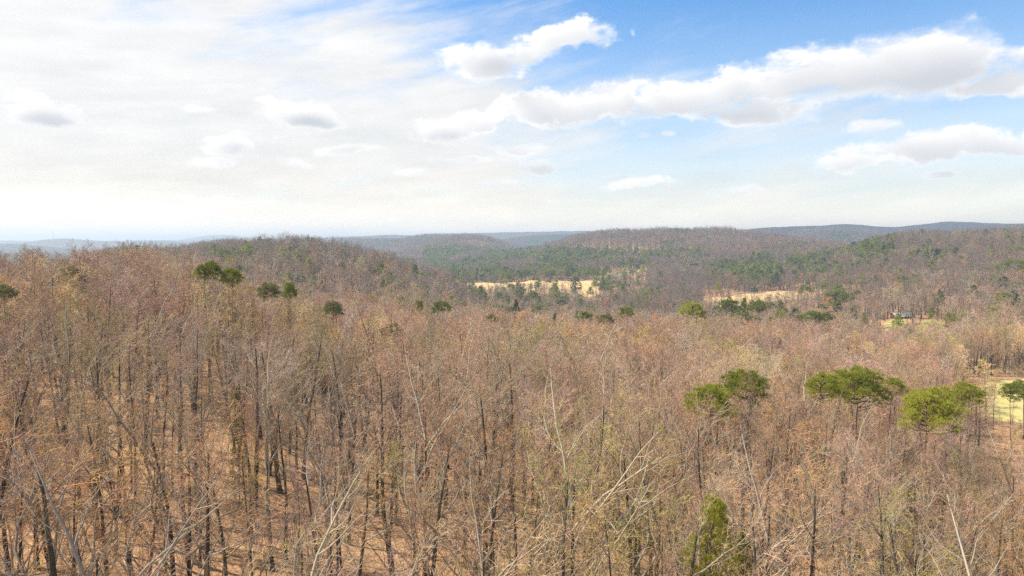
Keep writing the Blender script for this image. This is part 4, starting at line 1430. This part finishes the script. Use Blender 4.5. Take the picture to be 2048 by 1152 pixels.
def house(name, label, cat, px, d, yaw, L, W, hw, rise, mw, mr, porch=False, chimney=False, big_door=False):
    x = pu(px) * d
    z = float(min(hgt(x + a, d + b) for a in (-L / 2, L / 2) for b in (-W / 2, W / 2)))
    root = bpy.data.objects.new(name, None)
    col.objects.link(root)
    root.location = (x, d, z)
    root.rotation_euler = (0, 0, yaw)
    tag(root, label, cat)
    b = MB()
    b.box(-L / 2, L / 2, -W / 2, W / 2, -1.2, hw)
    g = W / 2
    b.add([(-L / 2, -g, hw), (-L / 2, g, hw), (-L / 2, 0, hw + rise), (L / 2, -g, hw), (L / 2, g, hw), (L / 2, 0, hw + rise)], [(0, 2, 1), (3, 4, 5)])
    b.build('wall', mw, root)
    r = MB()
    e, o = .45, .5
    k = rise / g
    for sgn in (-1, 1):
        y0, z0 = sgn * (g + o), hw - k * o + .06
        vs_ = [(-L / 2 - e, y0, z0), (L / 2 + e, y0, z0), (L / 2 + e, 0, hw + rise + .06), (-L / 2 - e, 0, hw + rise + .06)]
        v2 = [(p[0], p[1], p[2] + .14) for p in vs_]
        r.add(vs_ + v2, [(0, 1, 2, 3), (4, 7, 6, 5), (0, 4, 5, 1), (0, 3, 7, 4), (1, 5, 6, 2)])
    roof = r.build('roof', mr, root)
    c = MB()
    c.bar((-L / 2 - e, 0, hw + rise + .2), (L / 2 + e, 0, hw + rise + .2), .1, 6)
    c.build('ridge_cap', mr, roof)
    if chimney:
        c = MB()
        c.box(L * .2, L * .2 + .8, -.4, .4, hw + rise * .4, hw + rise + 1.1)
        c.build('chimney', M_WALL_B, roof)
    fy = -W / 2
    dd = MB()
    if big_door:
        dd.box(-1.8, 1.8, fy - .06, fy - .005, .0, 3.0)
    else:
        dd.box(-.5, .5, fy - .06, fy - .005, .15, 2.2)
    door = dd.build('door', M_DOORM, root)
    hd = MB()
    hd.bar((.36, fy - .12, 1.1), (.36, fy - .12, 1.25), .03)
    hd.build('handle', M_STEEL, door)
    for wx in ([-L * .36, -L * .2, L * .2, L * .36] if not big_door else [-L * .36, L * .36]):
        f = MB()
        wz0, wz1 = 1.0, 2.15
        for (a, b2, c0_, c1_) in ((wx - .65, wx - .55, wz0, wz1), (wx + .55, wx + .65, wz0, wz1), (wx - .55, wx + .55, wz0, wz0 + .1), (wx - .55, wx + .55, wz1 - .1, wz1), (wx - .03, wx + .03, wz0 + .1, wz1 - .1)):
            f.box(a, b2, fy - .07, fy - .004, c0_, c1_)
        fr = f.build('window', M_TRIM, root)
        for sgn in (-1, 1):
            p = MB()
            a, b2 = sorted((wx + sgn * .03, wx + sgn * .55))
            p.box(a, b2, fy - .03, fy - .006, wz0 + .1, wz1 - .1)
            p.build('pane', M_GLASS, fr)
    if porch:
        p = MB()
        pw = 2.6
        z0, z1 = hw - .75, hw - .1
        q = [(-L * .42, fy - pw, z0), (L * .50, fy - pw, z0), (L * .50, fy - .52, z1), (-L * .42, fy - .52, z1)]
        q2 = [(a, b2, c2 + .12) for a, b2, c2 in q]
        p.add(q + q2, [(0, 1, 2, 3), (4, 7, 6, 5), (0, 4, 5, 1), (1, 5, 6, 2), (2, 6, 7, 3), (3, 7, 4, 0)])
        pr = p.build('porch_roof', mr, root)
        for t in (-.40, -.1, .2, .48):
            b3 = MB()
            b3.box(L * t - .07, L * t + .07, fy - pw + .1, fy - pw + .24, -1.0, z0 + .02)
            b3.build('post', M_TRIM, root)
    return root


house('cottage', 'red walled cottage with a white metal roof and porch beside a blackish cedar', 'house', 1808, 476, math.radians(-8), 12.5, 7.5, 2.7, 1.3, M_WALL_R, M_ROOF_W, porch=True)
house('barn', 'white roofed barn in front of two dark conifers', 'barn', 1338, 1140, math.radians(6), 17, 10, 3.4, 1.9, M_WALL_W, M_ROOF_W, big_door=True)
house('farmhouse', 'brown roofed house on the yellow green lawn', 'house', 1242, 1105, math.radians(-20), 14, 8, 2.8, 2.0, M_WALL_B, M_ROOF_B, chimney=True)
house('bungalow', 'grey roofed house under a pine at the end of the lawn', 'house', 1263, 1090, math.radians(15), 13, 8, 2.8, 1.8, M_WALL_W, M_ROOF_G)

# ------------------------------------------------------------------ radio mast on the far ridge
d = 5000.0
mx = pu(109) * d
mz = float(hgt(mx, d))
root = bpy.data.objects.new('radio_mast', None)
col.objects.link(root)
root.location = (mx, d, mz)
tag(root, 'thin steel radio mast standing on the far blue ridge', 'mast')
MH, MRAD = 62.0, 1.6
leg_p = [(MRAD * math.cos(a), MRAD * math.sin(a)) for a in (0.3, 0.3 + 2.094, 0.3 + 4.189)]
for (a, b) in leg_p:
    m = MB()
    m.bar((a, b, -4), (a * .5, b * .5, MH), .28, 5)
    m.build('leg', M_STEEL, root)
m = MB()
for k in range(20):
    z0, z1 = k * MH / 20, (k + 1) * MH / 20
    s0, s1 = 1 - .5 * z0 / MH, 1 - .5 * z1 / MH
    for q in range(3):
        a, b = leg_p[q], leg_p[(q + 1) % 3]
        m.bar((a[0] * s0, a[1] * s0, z0), (b[0] * s1, b[1] * s1, z1), .12, 3)
        m.bar((a[0] * s0, a[1] * s0, z0), (b[0] * s0, b[1] * s0, z0), .12, 3)
m.build('lattice', M_STEEL, root)
m = MB()
m.bar((0, 0, MH - 1), (0, 0, MH + 7), .2, 5)
m.build('antenna', M_STEEL, root)

# ------------------------------------------------------------------ haze: one closed box of even air
hz_mat = bpy.data.materials.new('haze_air')
hz_mat.use_nodes = True
ht = hz_mat.node_tree
ht.nodes.clear()
ho = ht.nodes.new('ShaderNodeOutputMaterial')
hv = ht.nodes.new('ShaderNodeVolumePrincipled')
hv.inputs['Color'].default_value = (0.72, 0.86, 1.0, 1)
hv.inputs['Density'].default_value = 0.00021
hv.inputs['Anisotropy'].default_value = 0.3
ht.links.new(hv.outputs[0], ho.inputs['Volume'])
hb = MB()
hb.box(-16500, 16500, -16500, 16500, -140, 122)
haze = hb.build('haze', hz_mat)
tag(haze, 'thin bluish haze lying over the whole valley', 'haze', kind='stuff')
